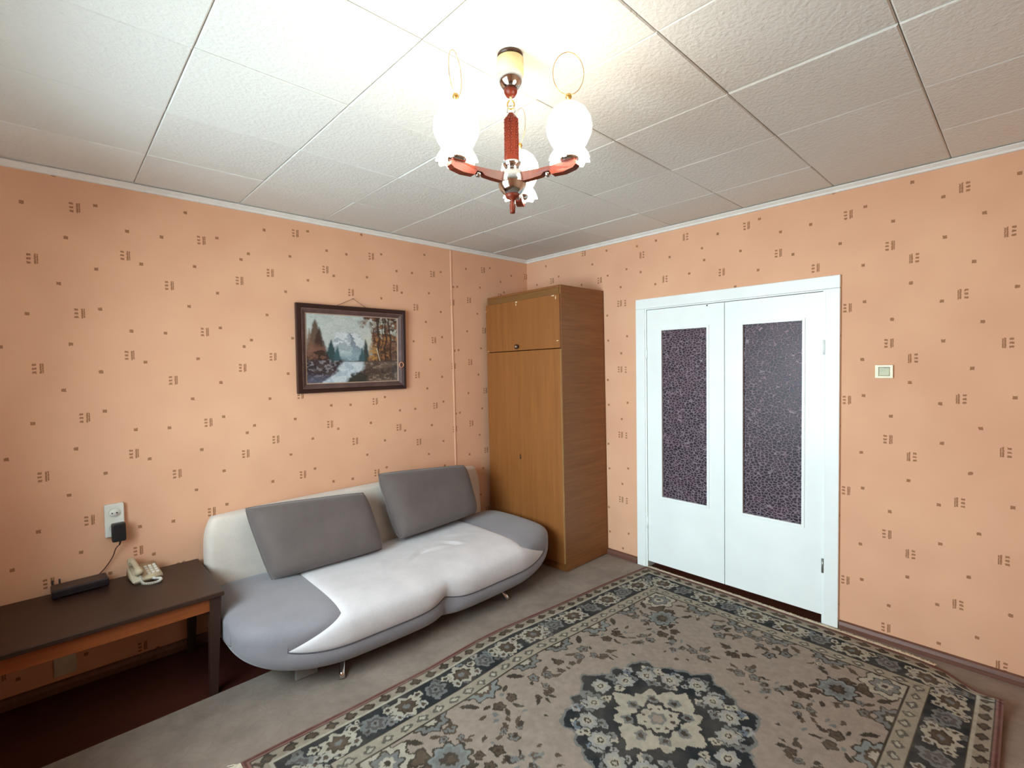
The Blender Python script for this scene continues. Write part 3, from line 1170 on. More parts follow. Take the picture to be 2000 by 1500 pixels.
cl = catmull(base_pts, 40)
hx = []
for i, p in enumerate(cl):
    t = (cl[min(i + 1, len(cl) - 1)] - cl[max(i - 1, 0)]).normalized()
    a = t.cross(Vector((0, 0, 1))).normalized()
    b = a.cross(t)
    an = i * 0.9
    hx.append(p + (a * math.cos(an) + b * math.sin(an)) * 0.0062)
tube('coiled_cord', hx, 0.0022, M['cordw'], ph, 6)

# sockets, adapter, cable, switch, cover plate
ol = thing('double_socket', 'white double wall socket above the low table', 'socket', (-3.080, 0.0, 0.800))
bm = bmesh.new()
add_box(bm, -0.040, 0.040, -0.030, -0.001, -0.085, 0.085, 0.006, 3)
bm_obj('housing', bm, M['sock'], ol)
for dz in (0.040, -0.040):
    w_ = lathe('socket_well', [(0, 0.006), (0.019, 0.006), (0.020, 0.0), (0.024, -0.001), (0.024, 0.003)], M['sock'], ol, 24)
    w_.rotation_euler = (R(90), 0, 0)
    w_.location = (0, -0.0315, dz)
    for dx in (-0.0095, 0.0095):
        h_ = lathe('pin_hole', [(0, 0.0), (0.0035, 0.0), (0.0035, 0.002), (0, 0.002)], M['black'], w_, 10)
        h_.location = (dx, 0, 0.0055)
ad = thing('power_adapter', 'black plug-in power adapter in the lower wall socket', 'adapter', (-3.068, -0.034, 0.745))
bm = bmesh.new()
add_box(bm, -0.029, 0.029, -0.045, -0.001, -0.048, 0.045, 0.008, 3)
cs = bm_obj('case', bm, M['black'], ad)
tube('strain_relief', [(0.004, -0.024, -0.047), (0.004, -0.024, -0.058), (0.0, -0.022, -0.070)], [0.005, 0.004, 0.003], M['black'], ad, 10)
cpts = catmull([(-3.068, -0.056, 0.677), (-3.082, -0.040, 0.655), (-3.095, -0.022, 0.610), (-3.125, -0.016, 0.562), (-3.150, -0.016, 0.535), (-3.158, -0.024, 0.520)], 10)
tag(tube('power_cable', cpts, 0.0025, M['cable'], None, 8), 'thin brown power cable hanging from the adapter to the router', 'cable')
sw = thing('light_switch', 'small ivory light switch on the wall right of the doors', 'switch', (0.0, -2.7185, 1.498))
bm = bmesh.new()
ring_slab(bm, -0.014, -0.001, -0.039, 0.039, -0.035, 0.035, -0.026, 0.024, -0.024, 0.024)
bm_obj('frame', bm, M['ivory'], sw)
bm = bmesh.new()
add_box(bm, -0.0125, -0.004, -0.0255, 0.0235, -0.0235, 0.0235, 0.003, 2, Matrix.Rotation(R(4), 3, 'Y'), Vector((-0.008, 0, 0)))
bm_obj('rocker', bm, M['key'], sw)
box('rocker_gap', -0.0135, -0.010, -0.0245, 0.000, 0.0195, 0.0225, M['knob'], sw)
box('rocker_gap', -0.0135, -0.010, -0.0245, -0.004, -0.0225, -0.0195, M['knob'], sw)
cvp = tag(box('cover_plate', -3.335, -3.252, -0.012, -0.0005, 0.075, 0.205, M['plate'], None, 0.004), 'pale grey square cover plate low on the wall under the table', 'cover plate')

# ------------------------------------------------------------------ picture
PX0, PX1, PZ0, PZ1 = -2.137, -1.339, 1.405, 1.992
pc = thing('framed_picture', 'framed landscape painting of a mountain river in a dark wooden frame', 'painting', ((PX0 + PX1) / 2, -0.004, (PZ0 + PZ1) / 2), rot=(R(1.0), 0, 0))
pw, phh = (PX1 - PX0) / 2, (PZ1 - PZ0) / 2


def frame_part(name, o_w, o_h, i_w, i_h, prof, mat):
    """mitred frame: prof = list of (t 0..1 from outer to inner, y)"""
    V, F = [], []
    n = len(prof)
    for cx, cz in ((-1, -1), (1, -1), (1, 1), (-1, 1)):
        for t, y in prof:
            V.append((cx * (o_w + (i_w - o_w) * t), y, cz * (o_h + (i_h - o_h) * t)))
    for c in range(4):
        d = (c + 1) % 4
        for k in range(n):
            l = (k + 1) % n
            F.append((c * n + k, c * n + l, d * n + l, d * n + k))
    return mesh_obj(name, V, F, mat, pc)


frame_part('frame_outer', pw, phh, pw - 0.028, phh - 0.028, [(0, -0.0), (0, -0.026), (0.15, -0.032), (0.85, -0.032), (1, -0.026), (1, 0.0)], M['frame_dark'])
frame_part('frame_inner', pw - 0.0282, phh - 0.0282, pw - 0.059, phh - 0.059, [(0, -0.002), (0, -0.027), (0.3, -0.026), (0.95, -0.013), (1, -0.012), (1, -0.002)], M['frame_mid'])
frame_part('frame_liner', pw - 0.0592, phh - 0.0592, pw - 0.065, phh - 0.065, [(0, -0.003), (0, -0.014), (1, -0.011), (1, -0.003)], M['liner'])


def vnoise(x, y, f, seed):
    r_ = np.random.default_rng(seed)
    T = r_.random((64, 64))
    X, Y = x * f, y * f
    xi, yi = np.floor(X).astype(int), np.floor(Y).astype(int)
    fx, fy = X - xi, Y - yi
    fx, fy = fx * fx * (3 - 2 * fx), fy * fy * (3 - 2 * fy)
    a, b = T[xi % 64, yi % 64], T[(xi + 1) % 64, yi % 64]
    c, d = T[xi % 64, (yi + 1) % 64], T[(xi + 1) % 64, (yi + 1) % 64]
    return (a * (1 - fx) + b * fx) * (1 - fy) + (c * (1 - fx) + d * fx) * fy


def fbm(x, y, f, seed, o=4):
    s, a, t = 0, 0.5, 0
    for k in range(o):
        s = s + a * vnoise(x, y, f * 2 ** k, seed + k)
        t += a
        a *= 0.55
    return s / t


class Canvas:
    def __init__(self, n):
        self.c = np.zeros((n, 3))

    def put(self, mask, col, op=1.0):
        k = np.clip(mask, 0, 1)[:, None] * op
        self.c = self.c * (1 - k) + np.array(s2l(col)[:3]) * k


def set_vcol(me, col):
    ca = me.color_attributes.new('Col', 'FLOAT_COLOR', 'POINT')
    buf = np.ones((len(me.vertices), 4), dtype=np.float32)
    buf[:, :3] = col
    ca.data.foreach_set('color', buf.ravel())


def grid_mesh(name, X, Y, Z, na, nb):
    """X,Y,Z flattened (na+1)*(nb+1)"""
    me = bpy.data.meshes.new(name)
    n = (na + 1) * (nb + 1)
    co = np.empty((n, 3), dtype=np.float32)
    co[:, 0], co[:, 1], co[:, 2] = X, Y, Z
    ii, jj = np.meshgrid(np.arange(na), np.arange(nb), indexing='ij')
    k = (ii * (nb + 1) + jj).ravel()
    q = np.stack([k, k + (nb + 1), k + (nb + 1) + 1, k + 1], -1).astype(np.int32)
    me.vertices.add(n)
    me.vertices.foreach_set('co', co.ravel())
    me.loops.add(q.size)
    me.loops.foreach_set('vertex_index', q.ravel())
    me.polygons.add(len(q))
    me.polygons.foreach_set('loop_start', np.arange(0, q.size, 4, dtype=np.int32))
    me.polygons.foreach_set('use_smooth', np.ones(len(q), dtype=bool))
    me.update(calc_edges=True)
    return me


na, nb = 300, 210
aa, bb = np.meshgrid(np.linspace(0, 1, na + 1), np.linspace(0, 1, nb + 1), indexing='ij')
u, v = aa.ravel(), bb.ravel()          # v = 0 at the top
cv = Canvas(len(u))
n1, n2, n3 = fbm(u, v, 6, 1), fbm(u, v, 16, 2), fbm(u, v, 38, 3)
sm_ = lambda x, e: np.clip(0.5 + x / e, 0, 1)
cv.put(np.ones_like(u), (196, 200, 194))
cv.put(np.clip(n1 * 1.6 - 0.5, 0, 1), (222, 222, 212), 0.8)
cv.put(sm_(0.25 - v, 0.5) * (n1 > 0.45), (172, 182, 180), 0.5)
cv.put(sm_(0.62 - v, 0.3) * sm_(v - 0.3, 0.3) * sm_(u - 0.6, 0.2), (226, 214, 184), 0.6)
# mountains
ridge_h = 0.50 - 0.25 * np.maximum(0, 1 - np.abs(u - 0.44) / 0.17) - 0.17 * np.maximum(0, 1 - np.abs(u - 0.31) / 0.12) - 0.16 * np.maximum(0, 1 - np.abs(u - 0.56) / 0.12) + (n2 - 0.5) * 0.07
mt_ = sm_(v - ridge_h, 0.02)
cv.put(mt_, (214, 218, 218))
shade_ = (u > 0.435 + (v - 0.25) * 0.10 + (n2 - 0.5) * 0.12) & (u < 0.45 + (v - 0.25) * 0.42 + (n2 - 0.5) * 0.14)
cv.put(mt_ * shade_ * sm_(0.62 - v, 0.1), (104, 118, 130), 0.8)
cv.put(mt_ * (n2 > 0.54) * sm_(0.6 - v, 0.2), (128, 140, 150), 0.6)
cv.put(sm_(v - 0.52, 0.22), (150, 176, 182), 0.85)
cv.put(sm_(v - 0.62, 0.08) * (n3 > 0.4), (96, 128, 138), 0.6)


def conif(cx, base, top, wid, col, seed, op=1.0):
    t = np.clip((v - top) / (base - top), 0, 1)
    w = wid * t ** 0.8 * (0.75 + 0.5 * fbm(u, v, 30, seed, 3))
    mk = sm_(w - np.abs(u - cx - (n2 - 0.5) * 0.02), 0.02) * (v > top) * (v < base)
    cv.put(mk, col, op)


conif(0.25, 0.72, 0.36, 0.075, (44, 74, 78), 21)
conif(0.31, 0.72, 0.46, 0.05, (60, 92, 96), 22)
conif(0.625, 0.72, 0.34, 0.05, (52, 66, 62), 23)
conif(0.58, 0.73, 0.48, 0.045, (58, 92, 98), 24)
# left brown trees
conif(0.09, 0.86, 0.07, 0.13, (92, 68, 50), 31, 0.95)
conif(0.13, 0.86, 0.18, 0.12, (54, 36, 30), 32, 0.9)
conif(0.03, 0.86, 0.20, 0.07, (118, 84, 62), 33, 0.8)
cv.put(sm_(0.20 - u, 0.06) * sm_(v - 0.45, 0.1) * (n2 > 0.5), (140, 96, 80), 0.7)
cv.put(sm_(0.20 - u, 0.1) * sm_(v - 0.58, 0.1) * (n3 > 0.45), (60, 40, 34), 0.7)
# right autumn trees
rt_ = sm_(u - 0.67 + (n1 - 0.5) * 0.25 + np.maximum(0, 0.32 - v) * 0.35, 0.05) * (v < 0.74)
cv.put(rt_ * (n2 + 0.25 * (v > 0.25) > 0.50), (134, 88, 54), 0.95)
cv.put(rt_ * (n3 > 0.52), (96, 58, 42), 0.9)
cv.put(rt_ * (n2 > 0.6) * (v > 0.3), (176, 120, 60), 0.8)
cv.put(rt_ * (fbm(u, v, 22, 71) > 0.56), (66, 42, 36), 0.85)
cv.put(rt_ * (fbm(u, v, 20, 72) > 0.6) * (v < 0.35), (176, 176, 160), 0.7)
cv.put(sm_(u - 0.66, 0.02) * sm_(0.76 - u, 0.02) * sm_(v - 0.46, 0.1) * (v < 0.70) * (n3 > 0.42), (190, 138, 66), 0.8)
for cx, w in ((0.78, 0.014), (0.86, 0.011), (0.92, 0.012), (0.82, 0.006)):
    cv.put(sm_(w - np.abs(u - cx - 0.05 * (0.4 - v) * np.sin(cx * 40) - (n1 - 0.5) * 0.05), 0.008) * (v < 0.74), (58, 40, 34), 0.9)
cv.put(sm_(0.006 - np.abs(u - 0.755 - (v - 0.5) * 0.18), 0.006) * (v > 0.48) * (v < 0.72), (210, 190, 160), 0.9)
# ground, river
cv.put(sm_(v - 0.68 - (n1 - 0.5) * 0.05, 0.02), (70, 58, 56))
rl = 0.36 - (v - 0.68) * 0.55 + (n1 - 0.5) * 0.16
rr_ = 0.60 - np.maximum(0, v - 0.80) * 0.95 + (n1 - 0.5) * 0.14
riv = sm_(u - rl, 0.04) * sm_(rr_ - u, 0.04) * sm_(v - 0.695, 0.02)
cv.put(riv, (206, 214, 218))
cv.put(riv * (n2 > 0.55), (160, 176, 190), 0.6)
bank = sm_(u - rr_ - 0.01, 0.05) * sm_(v - 0.70, 0.03)
cv.put(bank, (112, 92, 80))
cv.put(bank * (n2 > 0.52), (76, 62, 54), 0.8)
cv.put(bank * (n3 > 0.6), (150, 130, 112), 0.7)
cv.put(sm_(0.05 - np.abs(v - 0.86 + (u - 0.7) * 0.25 + (n1 - 0.5) * 0.1), 0.03) * (u > 0.6), (52, 42, 38), 0.7)
cv.put(sm_(u - 0.42, 0.05) * sm_(0.64 - u, 0.05) * sm_(v - 0.90 + (n2 - 0.5) * 0.15, 0.04), (44, 50, 42), 0.95)
lb = sm_(rl - u, 0.05) * sm_(v - 0.66, 0.03)
cv.put(lb * (n2 > 0.4), (48, 40, 48), 0.85)
cv.put(lb * (n3 > 0.58), (136, 130, 134), 0.75)
cv.put(lb * sm_(v - 0.90, 0.1), (92, 96, 116), 0.7)
cv.c *= (0.72 + 0.26 * n3)[:, None]
X = (u - 0.5) * 2 * (pw - 0.0652)
Zp = (0.5 - v) * 2 * (phh - 0.0652)
pme = grid_mesh('painted_canvas', X, np.full_like(X, -0.0075), Zp, na, nb)
pme.flip_normals()
pme.materials.append(M['paint'])
set_vcol(pme, cv.c)
po = link(bpy.data.objects.new('painted_canvas', pme), pc)
box('backing_board', -pw + 0.03, pw - 0.03, -0.0065, -0.001, -phh + 0.03, phh - 0.03, M['knob'], pc)
nail_p = Vector((-1.745 - (PX0 + PX1) / 2, -0.012, 2.048 - (PZ0 + PZ1) / 2))
tube('hanging_string', [(-0.135, -0.004, phh - 0.006), tuple(nail_p), (0.075 + 0.03, -0.004, phh - 0.006)], 0.0014, M['string'], pc, 6)
tube('nail', [tuple(nail_p + Vector((0, 0.014, 0))), tuple(nail_p + Vector((0, -0.006, 0.001)))], 0.0018, M['black'], pc, 8)
rp = [(0.354 + 0.017 * math.cos(2 * math.pi * k / 28), -0.034, -0.113 + 0.019 * math.sin(2 * math.pi * k / 28)) for k in range(28)]
tube('frame_ring', rp, 0.0034, simple('pale_copper_ring', (226, 150, 112), 0.4), pc, 8, True)

# ------------------------------------------------------------------ chandelier
CX, CY = -2.196, -2.109
ch = thing('chandelier', 'three-arm red wood and chrome ceiling chandelier with lit glass globes', 'chandelier', (CX, CY, 0))
lathe('ceiling_plate', [(0.0, HC - 0.003), (0.040, HC - 0.003), (0.041, HC - 0.010), (0.0, HC - 0.010)], M['knob'], ch, 32)  # dark colour stands in for the shadow gap above the canopy
lathe('canopy', [(0.0, HC - 0.018), (0.043, HC - 0.018), (0.0425, HC - 0.066), (0.0405, HC - 0.068), (0.0, HC - 0.066)], M['cream'], ch, 36)
lathe('chrome_cap', [(0.0395, HC - 0.066), (0.040, HC - 0.078), (0.036, HC - 0.092), (0.026, HC - 0.106), (0.014, HC - 0.112), (0, HC - 0.113)], M['chrome'], ch, 36)
lathe('wood_collar', [(0.0, HC - 0.108), (0.022, HC - 0.110), (0.021, HC - 0.120), (0.014, HC - 0.132), (0.0, HC - 0.133)], M['lamp_wood'], ch, 24)
tube('hook', [(0, 0, HC - 0.132), (0, 0, HC - 0.150)], 0.004, M['cream'], ch, 10)


def ring_tube(name, cz, rx, rz, ax, rad, mat, parent):
    pts = [((rx * math.cos(a) if ax == 'x' else 0), (rx * math.cos(a) if ax == 'y' else 0), cz + rz * math.sin(a)) for a in [2 * math.pi * k / 24 for k in range(24)]]
    return tube(name, pts, rad, mat, parent, 8, True)


ra = ring_tube('chain_link', HC - 0.158, 0.011, 0.014, 'x', 0.0024, M['brass'], ch)
rb = ring_tube('chain_link', HC - 0.176, 0.012, 0.014, 'x', 0.0028, M['chrome'], ch)
ra.rotation_euler = (0, 0, R(135))
rb.rotation_euler = (0, 0, R(-45))
# hexagonal wooden shaft with carved panel
ZT, ZB = HC - 0.192, 2.205
bm = bmesh.new()
for (za, zb, r1, r2) in ((ZB, ZT - 0.012, 0.0245, 0.0225), ):
    rb_ = [bm.verts.new((r1 * math.cos(R(60 * k + 10)), r1 * math.sin(R(60 * k + 10)), za)) for k in range(6)]
    rt2 = [bm.verts.new((r2 * math.cos(R(60 * k + 10)), r2 * math.sin(R(60 * k + 10)), zb)) for k in range(6)]
    tp = [bm.verts.new((0.010 * math.cos(R(60 * k + 10)), 0.010 * math.sin(R(60 * k + 10)), ZT + 0.006)) for k in range(6)]
    for k in range(6):
        l = (k + 1) % 6
        bm.faces.new((rb_[k], rb_[l], rt2[l], rt2[k]))
        bm.faces.new((rt2[k], rt2[l], tp[l], tp[k]))
    bm.faces.new(tp)
    bm.faces.new(rb_[::-1])
shaft = bm_obj('shaft', bm, M['lamp_wood'], ch)
# carved beads on the faces
bm = bmesh.new()
for f in range(6):
    an = R(60 * f + 40)
    rad = 0.0235 * math.cos(R(30))
    for k in range(14):
        for sd in (-1, 1):
            z = ZB + 0.03 + k * 0.0085
            off = sd * 0.0045 + (0.001 if k % 2 else -0.001)
            p = Vector((rad * math.cos(an) - off * math.sin(an), rad * math.sin(an) + off * math.cos(an), z))
            bmesh.ops.create_icosphere(bm, subdivisions=1, radius=0.0036, matrix=Matrix.Translation(p))
cvg = bm_obj('carving', bm, M['lamp_wood'], shaft, True)
ZA = 2.150
lathe('chrome_ball', [(0.0, ZA + 0.046)] + [(0.046 * math.sin(a), ZA + 0.046 * math.cos(a)) for a in [math.pi * k / 24 for k in range(1, 24)]] + [(0.0, ZA - 0.046)], M['chrome'], ch, 40)
lathe('shaft_cup', [(0.0, 2.190), (0.020, 2.190), (0.028, 2.204), (0.030, 2.212), (0.0, 2.212)], M['chrome'], ch, 28)
fin = lathe('finial', [(0.0, ZA - 0.040), (0.024, ZA - 0.040), (0.020, ZA - 0.050), (0.0085, ZA - 0.056), (0.0075, ZA - 0.066), (0.010, ZA - 0.074), (0.0085, ZA - 0.090), (0.008, ZA - 0.098), (0.0, ZA - 0.099)], M['lamp_wood'], ch, 20)


def ruffle(a, j, r_, z):
    k = RUF[j]
    return r_ * (1 + 0.055 * k * math.cos(10 * a)), z - 0.003 * k * math.cos(10 * a)


RUF = [1.0, 0.7, 0.3, 0.1, 0, 0, 0, 0, 0, 0, 0, 0]
AR = 0.205
for az in (174, 283, 38):
    an = R(az)
    ca, sa = math.cos(an), math.sin(an)
    # curved board arm with a thicker end, profile in the radial plane
    top = [(0.040, 0.016), (0.080, 0.012), (0.115, 0.010), (0.150, 0.008), (0.185, 0.010), (0.225, 0.010), (0.232, 0.004)]
    bot = [(0.040, -0.014), (0.080, -0.014), (0.112, -0.012), (0.122, -0.004), (0.140, -0.004), (0.150, -0.018), (0.190, -0.020), (0.222, -0.014), (0.232, -0.006)]
    outl_ = top + bot[::-1]
    n = len(outl_)
    V = []
    for sgn in (-1, 1):
        for r_, z in outl_:
            hw = 0.0105 if r_ < 0.15 else 0.0125
            V.append((r_ * ca - sgn * hw * sa, r_ * sa + sgn * hw * ca, ZA + 0.006 + z))
    F = [tuple(range(n)), tuple(range(2 * n - 1, n - 1, -1))] + [(k, n + k, n + (k + 1) % n, (k + 1) % n) for k in range(n)]
    bm = bmesh.new()
    vv = [bm.verts.new(p) for p in V]
    for f in F:
        bm.faces.new([vv[i] for i in f])
    bmesh.ops.recalc_face_normals(bm, faces=bm.faces)
    arm = bm_obj('arm', bm, M['lamp_wood'], ch)
    bd = lathe('chrome_bead', [(0.0, 0.0095)] + [(0.0095 * math.sin(a), 0.0095 * math.cos(a)) for a in [math.pi * k / 10 for k in range(1, 10)]] + [(0.0, -0.0095)], M['chrome'], arm, 16)
    bd.location = (0.131 * ca, 0.131 * sa, ZA - 0.004)
    lx, ly, lz = AR * ca, AR * sa, ZA + 0.0155
    cup = lathe('lamp_cup', [(0.0, 0.0), (0.026, 0.001), (0.031, 0.010), (0.030, 0.022), (0.0, 0.022)], M['chrome'], ch, 28)
    cup.location = (lx, ly, lz)
    prof = [(0.060, 0.004), (0.056, 0.018), (0.047, 0.032), (0.044, 0.040), (0.054, 0.056), (0.065, 0.080), (0.068, 0.100), (0.064, 0.124), (0.050, 0.148), (0.030, 0.164), (0.012, 0.170), (0.0, 0.171)]
    shd = lathe('glass_shade', prof, M['shade'], ch, 64, 0, 0, ruffle)
    shd.location = (lx, ly, lz)
    kn = lathe('shade_knob', [(0.0, 0.0), (0.006, 0.0), (0.006, 0.014), (0.010, 0.018), (0.008, 0.026), (0.0, 0.029)], M['brass'], ch, 14)
    kn.location = (lx, ly, lz + 0.170)
    hpnt = []
    for k in range(33):
        t = -math.pi / 2 + 2 * math.pi * k / 32
        hpnt.append((0.046 * math.cos(t) * ca, 0.046 * math.cos(t) * sa, 0.060 + 0.062 * math.sin(t)))
    hd = tube('wire_handle', hpnt[:-1], 0.0011, M['brass'], ch, 6, True)
    hd.location = (lx, ly, lz + 0.197)
    hd.rotation_euler = (0, 0, R(35))

# ------------------------------------------------------------------ rug
RL, RW = 2.76, 2.02
na, nb = 620, 454
aa, bb = np.meshgrid(np.linspace(0, RL, na + 1), np.linspace(0, RW, nb + 1), indexing='ij')
A, B = aa.ravel(), bb.ravel()
cv = Canvas(len(A))
qa, qb = np.abs(A - RL / 2), np.abs(B - RW / 2)
nA, nB2 = fbm(A, B, 9, 51), fbm(A, B, 45, 52)
jx = (fbm(A, B, 42, 53, 3) - 0.5) * 0.020
jy = (fbm(A, B, 42, 54, 3) - 0.5) * 0.020
BEIGE, DARK, CREAM, GREYB, BROWN, TEAL, RED = (148, 134, 122), (44, 46, 48), (166, 158, 142), (112, 112, 110), (84, 70, 58), (124, 128, 126), (92, 54, 50)
DKBR = (64, 56, 48)


def flower(x, y, cx, cy, r, p, rot=0.0, amp=0.18, sx=1.0, sy=1.0):
    dx, dy = (x + jx - cx) / sx, (y + jy - cy) / sy
    d = np.hypot(dx, dy)
    t = np.arctan2(dy, dx)
    return d / (r * (1 + amp * np.cos(p * t + rot)))


def rosette(x, y, cx, cy, r, p, cols, rot=0.0, sx=1.0, sy=1.0, amp=0.14, ok=None):
    # nested petals, from the outer outline to the heart
    sel = (np.abs(x - cx) < r * sx * 1.4 + 0.02) & (np.abs(y - cy) < r * sy * 1.4 + 0.02)
    if ok is not None:
        sel &= ok
    ix = np.nonzero(sel)[0]
    if not len(ix):
        return
    dx, dy = (x[ix] + jx[ix] - cx) / sx, (y[ix] + jy[ix] - cy) / sy
    t = np.arctan2(dy, dx)
    d = np.hypot(dx, dy) / (r * (1 + amp * np.cos(p * t + rot)))
    for k, c in cols:
        cv.c[ix[d < k]] = s2l(c)[:3]


def leaf_b(x, y, cx, cy, l, w, ang, col, edge=None):
    ix = np.nonzero((np.abs(x - cx) < l * 1.2) & (np.abs(y - cy) < l * 1.2))[0]
    dx, dy = x[ix] + jx[ix] - cx, y[ix] + jy[ix] - cy
    a = (dx * math.cos(ang) + dy * math.sin(ang)) / l
    b = (-dx * math.sin(ang) + dy * math.cos(ang)) / w
    f = np.abs(b) + a * a
    cv.c[ix[f < 1.0]] = s2l(edge or col)[:3]
    if edge:
        cv.c[ix[f < 0.62]] = s2l(col)[:3]


cv.put(np.ones(len(A)), BEIGE)
# --- field (folded into one quarter: qa along the length, qb across)
r2 = random.Random(5)


def sprig(cx, cy, s, c1, c2, rot):
    for k in range(r2.randint(2, 4)):
        an = rot + k * 2.1 + r2.uniform(-0.4, 0.4)
        px, py = cx + math.cos(an) * 0.045 * s, cy + math.sin(an) * 0.045 * s
        rosette(qa, qb, px, py, 0.026 * s * r2.uniform(0.8, 1.2), 5, [(1.0, c1), (0.72, c2), (0.3, c1)], rot=an)
    for k in range(3):
        an = rot + r2.uniform(0, 6.28)
        leaf_b(qa, qb, cx + math.cos(an) * 0.08 * s, cy + math.sin(an) * 0.08 * s, 0.03 * s, 0.011 * s, an, c1)


IW, IL = RW / 2 - 0.325, RL / 2 - 0.325      # half size of the field
for (cx, cy, s, c1, c2) in ((0.60, 0.12, 0.9, BROWN, GREYB), (0.66, 0.36, 1.0, DKBR, BROWN), (0.50, 0.40, 0.8, BROWN, GREYB), (0.86, 0.18, 1.1, DKBR, GREYB),
                            (0.84, 0.44, 1.1, DKBR, BROWN), (0.70, 0.55, 0.9, BROWN, GREYB), (0.40, 0.56, 1.0, DKBR, BROWN), (0.16, 0.52, 1.0, BROWN, GREYB),
                            (0.24, 0.46, 0.7, DKBR, BROWN), (0.94, 0.06, 0.9, BROWN, GREYB), (0.98, 0.34, 0.8, BROWN, CREAM), (0.56, 0.24, 0.7, GREYB, BROWN), (0.03, 0.54, 0.8, DKBR, BROWN), (0.74, 0.02, 0.8, DKBR, BROWN)):
    sprig(cx, cy, s, c1, c2, r2.uniform(0, 6.28))
for k in range(34):
    leaf_b(qa, qb, r2.uniform(0.05, 1.0), r2.uniform(0.05, 0.62), r2.uniform(0.010, 0.022), r2.uniform(0.006, 0.011), r2.uniform(0, 3.14), r2.choice([BROWN, DKBR, GREYB]))
# half flowers along the inside of the border
for k in range(4):
    rosette(qa, qb, 0.12 + 0.30 * k, IW - 0.005, 0.075 if k % 2 else 0.065, 8, [(1.0, DKBR), (0.88, (TEAL if k % 2 else GREYB)), (0.55, BROWN if k % 2 else DKBR), (0.32, CREAM)], sx=1.25, sy=1.0)
    leaf_b(qa, qb, 0.12 + 0.30 * k + 0.12, IW - 0.05, 0.045, 0.016, 0.8, DKBR)
for k in range(3):
    rosette(qa, qb, IL - 0.005, 0.10 + 0.26 * k, 0.070, 8, [(1.0, DKBR), (0.88, GREYB), (0.5, DKBR), (0.28, CREAM)], sx=1.0, sy=1.2)
    leaf_b(qa, qb, IL - 0.06, 0.10 + 0.26 * k + 0.11, 0.04, 0.015, 2.2, BROWN)
# corner spandrel: big cream flower, a leaf pair, then a fan-shaped flower
rosette(qa, qb, IL - 0.085, IW - 0.075, 0.098, 7, [(1.0, DKBR), (0.92, CREAM), (0.62, DKBR), (0.54, GREYB), (0.30, CREAM), (0.14, DKBR)], sx=1.1, sy=1.0)
rosette(qa, qb, IL - 0.195, IW - 0.145, 0.045, 3, [(1.0, DKBR), (0.75, BROWN)], amp=0.3)
rosette(qa, qb, IL - 0.275, IW - 0.225, 0.082, 9, [(1.0, DKBR), (0.86, TEAL), (0.66, GREYB), (0.40, DKBR), (0.2, BROWN)], sx=1.1, sy=1.0)
# --- central medallion
th = np.arctan2(qb, qa)
dm = np.hypot(qa + jx * 1.5, (qb + jy * 1.5) * 1.12)
out_r = 0.405 * (1 + 0.055 * np.cos(8 * th) + 0.035 * np.cos(16 * th + 0.5) + 0.02 * np.cos(28 * th))
cv.put((dm < out_r * 1.035).astype(float), GREYB)
cv.put((dm < out_r).astype(float), DARK)
for k in range(40):
    an = r2.uniform(0, math.pi / 2)
    rd = r2.uniform(0.235, 0.385)
    s = r2.uniform(0.014, 0.030)
    rosette(qa, qb, rd * math.cos(an), rd * math.sin(an) / 1.12, s, 5, [(1.0, r2.choice([GREYB, (146, 144, 140), CREAM, (104, 112, 122)])), (0.35, DKBR)], rot=r2.uniform(0, 6))
for an, rd in ((0.0, 0.33), (math.pi / 4, 0.32), (math.pi / 2, 0.33), (0.4, 0.30), (1.17, 0.30)):
    rosette(qa, qb, rd * math.cos(an), rd * math.sin(an) / 1.12, 0.048, 7, [(1.0, DARK), (0.9, (150, 148, 142)), (0.5, CREAM), (0.3, DKBR), (0.16, CREAM)])
mid_r = 0.198 * (1 + 0.10 * np.cos(4 * th) + 0.07 * np.cos(8 * th) + 0.05 * np.cos(16 * th + 0.8) + 0.025 * np.cos(28 * th))
cv.put((dm < mid_r * 1.10).astype(float), DARK)
cv.put((dm < mid_r).astype(float), CREAM)
for an in (0.0, math.pi / 4, math.pi / 2):
    rosette(qa, qb, 0.135 * math.cos(an), 0.135 * math.sin(an) / 1.12, 0.026, 5, [(1.0, GREYB), (0.5, DKBR)])
in_r = 0.094 * (1 + 0.10 * np.cos(4 * th + math.pi) + 0.08 * np.cos(12 * th + 1))
cv.put((dm < in_r * 1.16).astype(float), DARK)
cv.put((dm < in_r * 0.93).astype(float), CREAM)
rosette(qa, qb, 0.0, 0.0, 0.035, 6, [(1.0, GREYB), (0.6, BEIGE)])
for an in (0.5, 1.1):
    rosette(qa, qb, 0.06 * math.cos(an), 0.06 * math.sin(an), 0.008, 3, [(1.0, DKBR)])
# --- borders: w = distance from the edge, t = run along it
w1, w2 = RW / 2 - qb, RL / 2 - qa
wE = np.minimum(w1, w2)
tE = np.where(w1 < w2, qa, qb)
bm_ = wE < 0.325
cv.put(bm_.astype(float), (146, 134, 118))
cv.put(((wE > 0.252) & (wE < 0.325)).astype(float), (150, 140, 124))
cv.put(((wE > 0.090) & (wE < 0.252)).astype(float), DARK)


def bros(ts, wc, r, p, cols, **kw):
    for t0 in ts:
        rosette(qa, w1, t0, wc, r, p, cols, ok=LONG, **kw)
        rosette(qb, w2, t0, wc, r, p, cols, ok=~LONG, **kw)


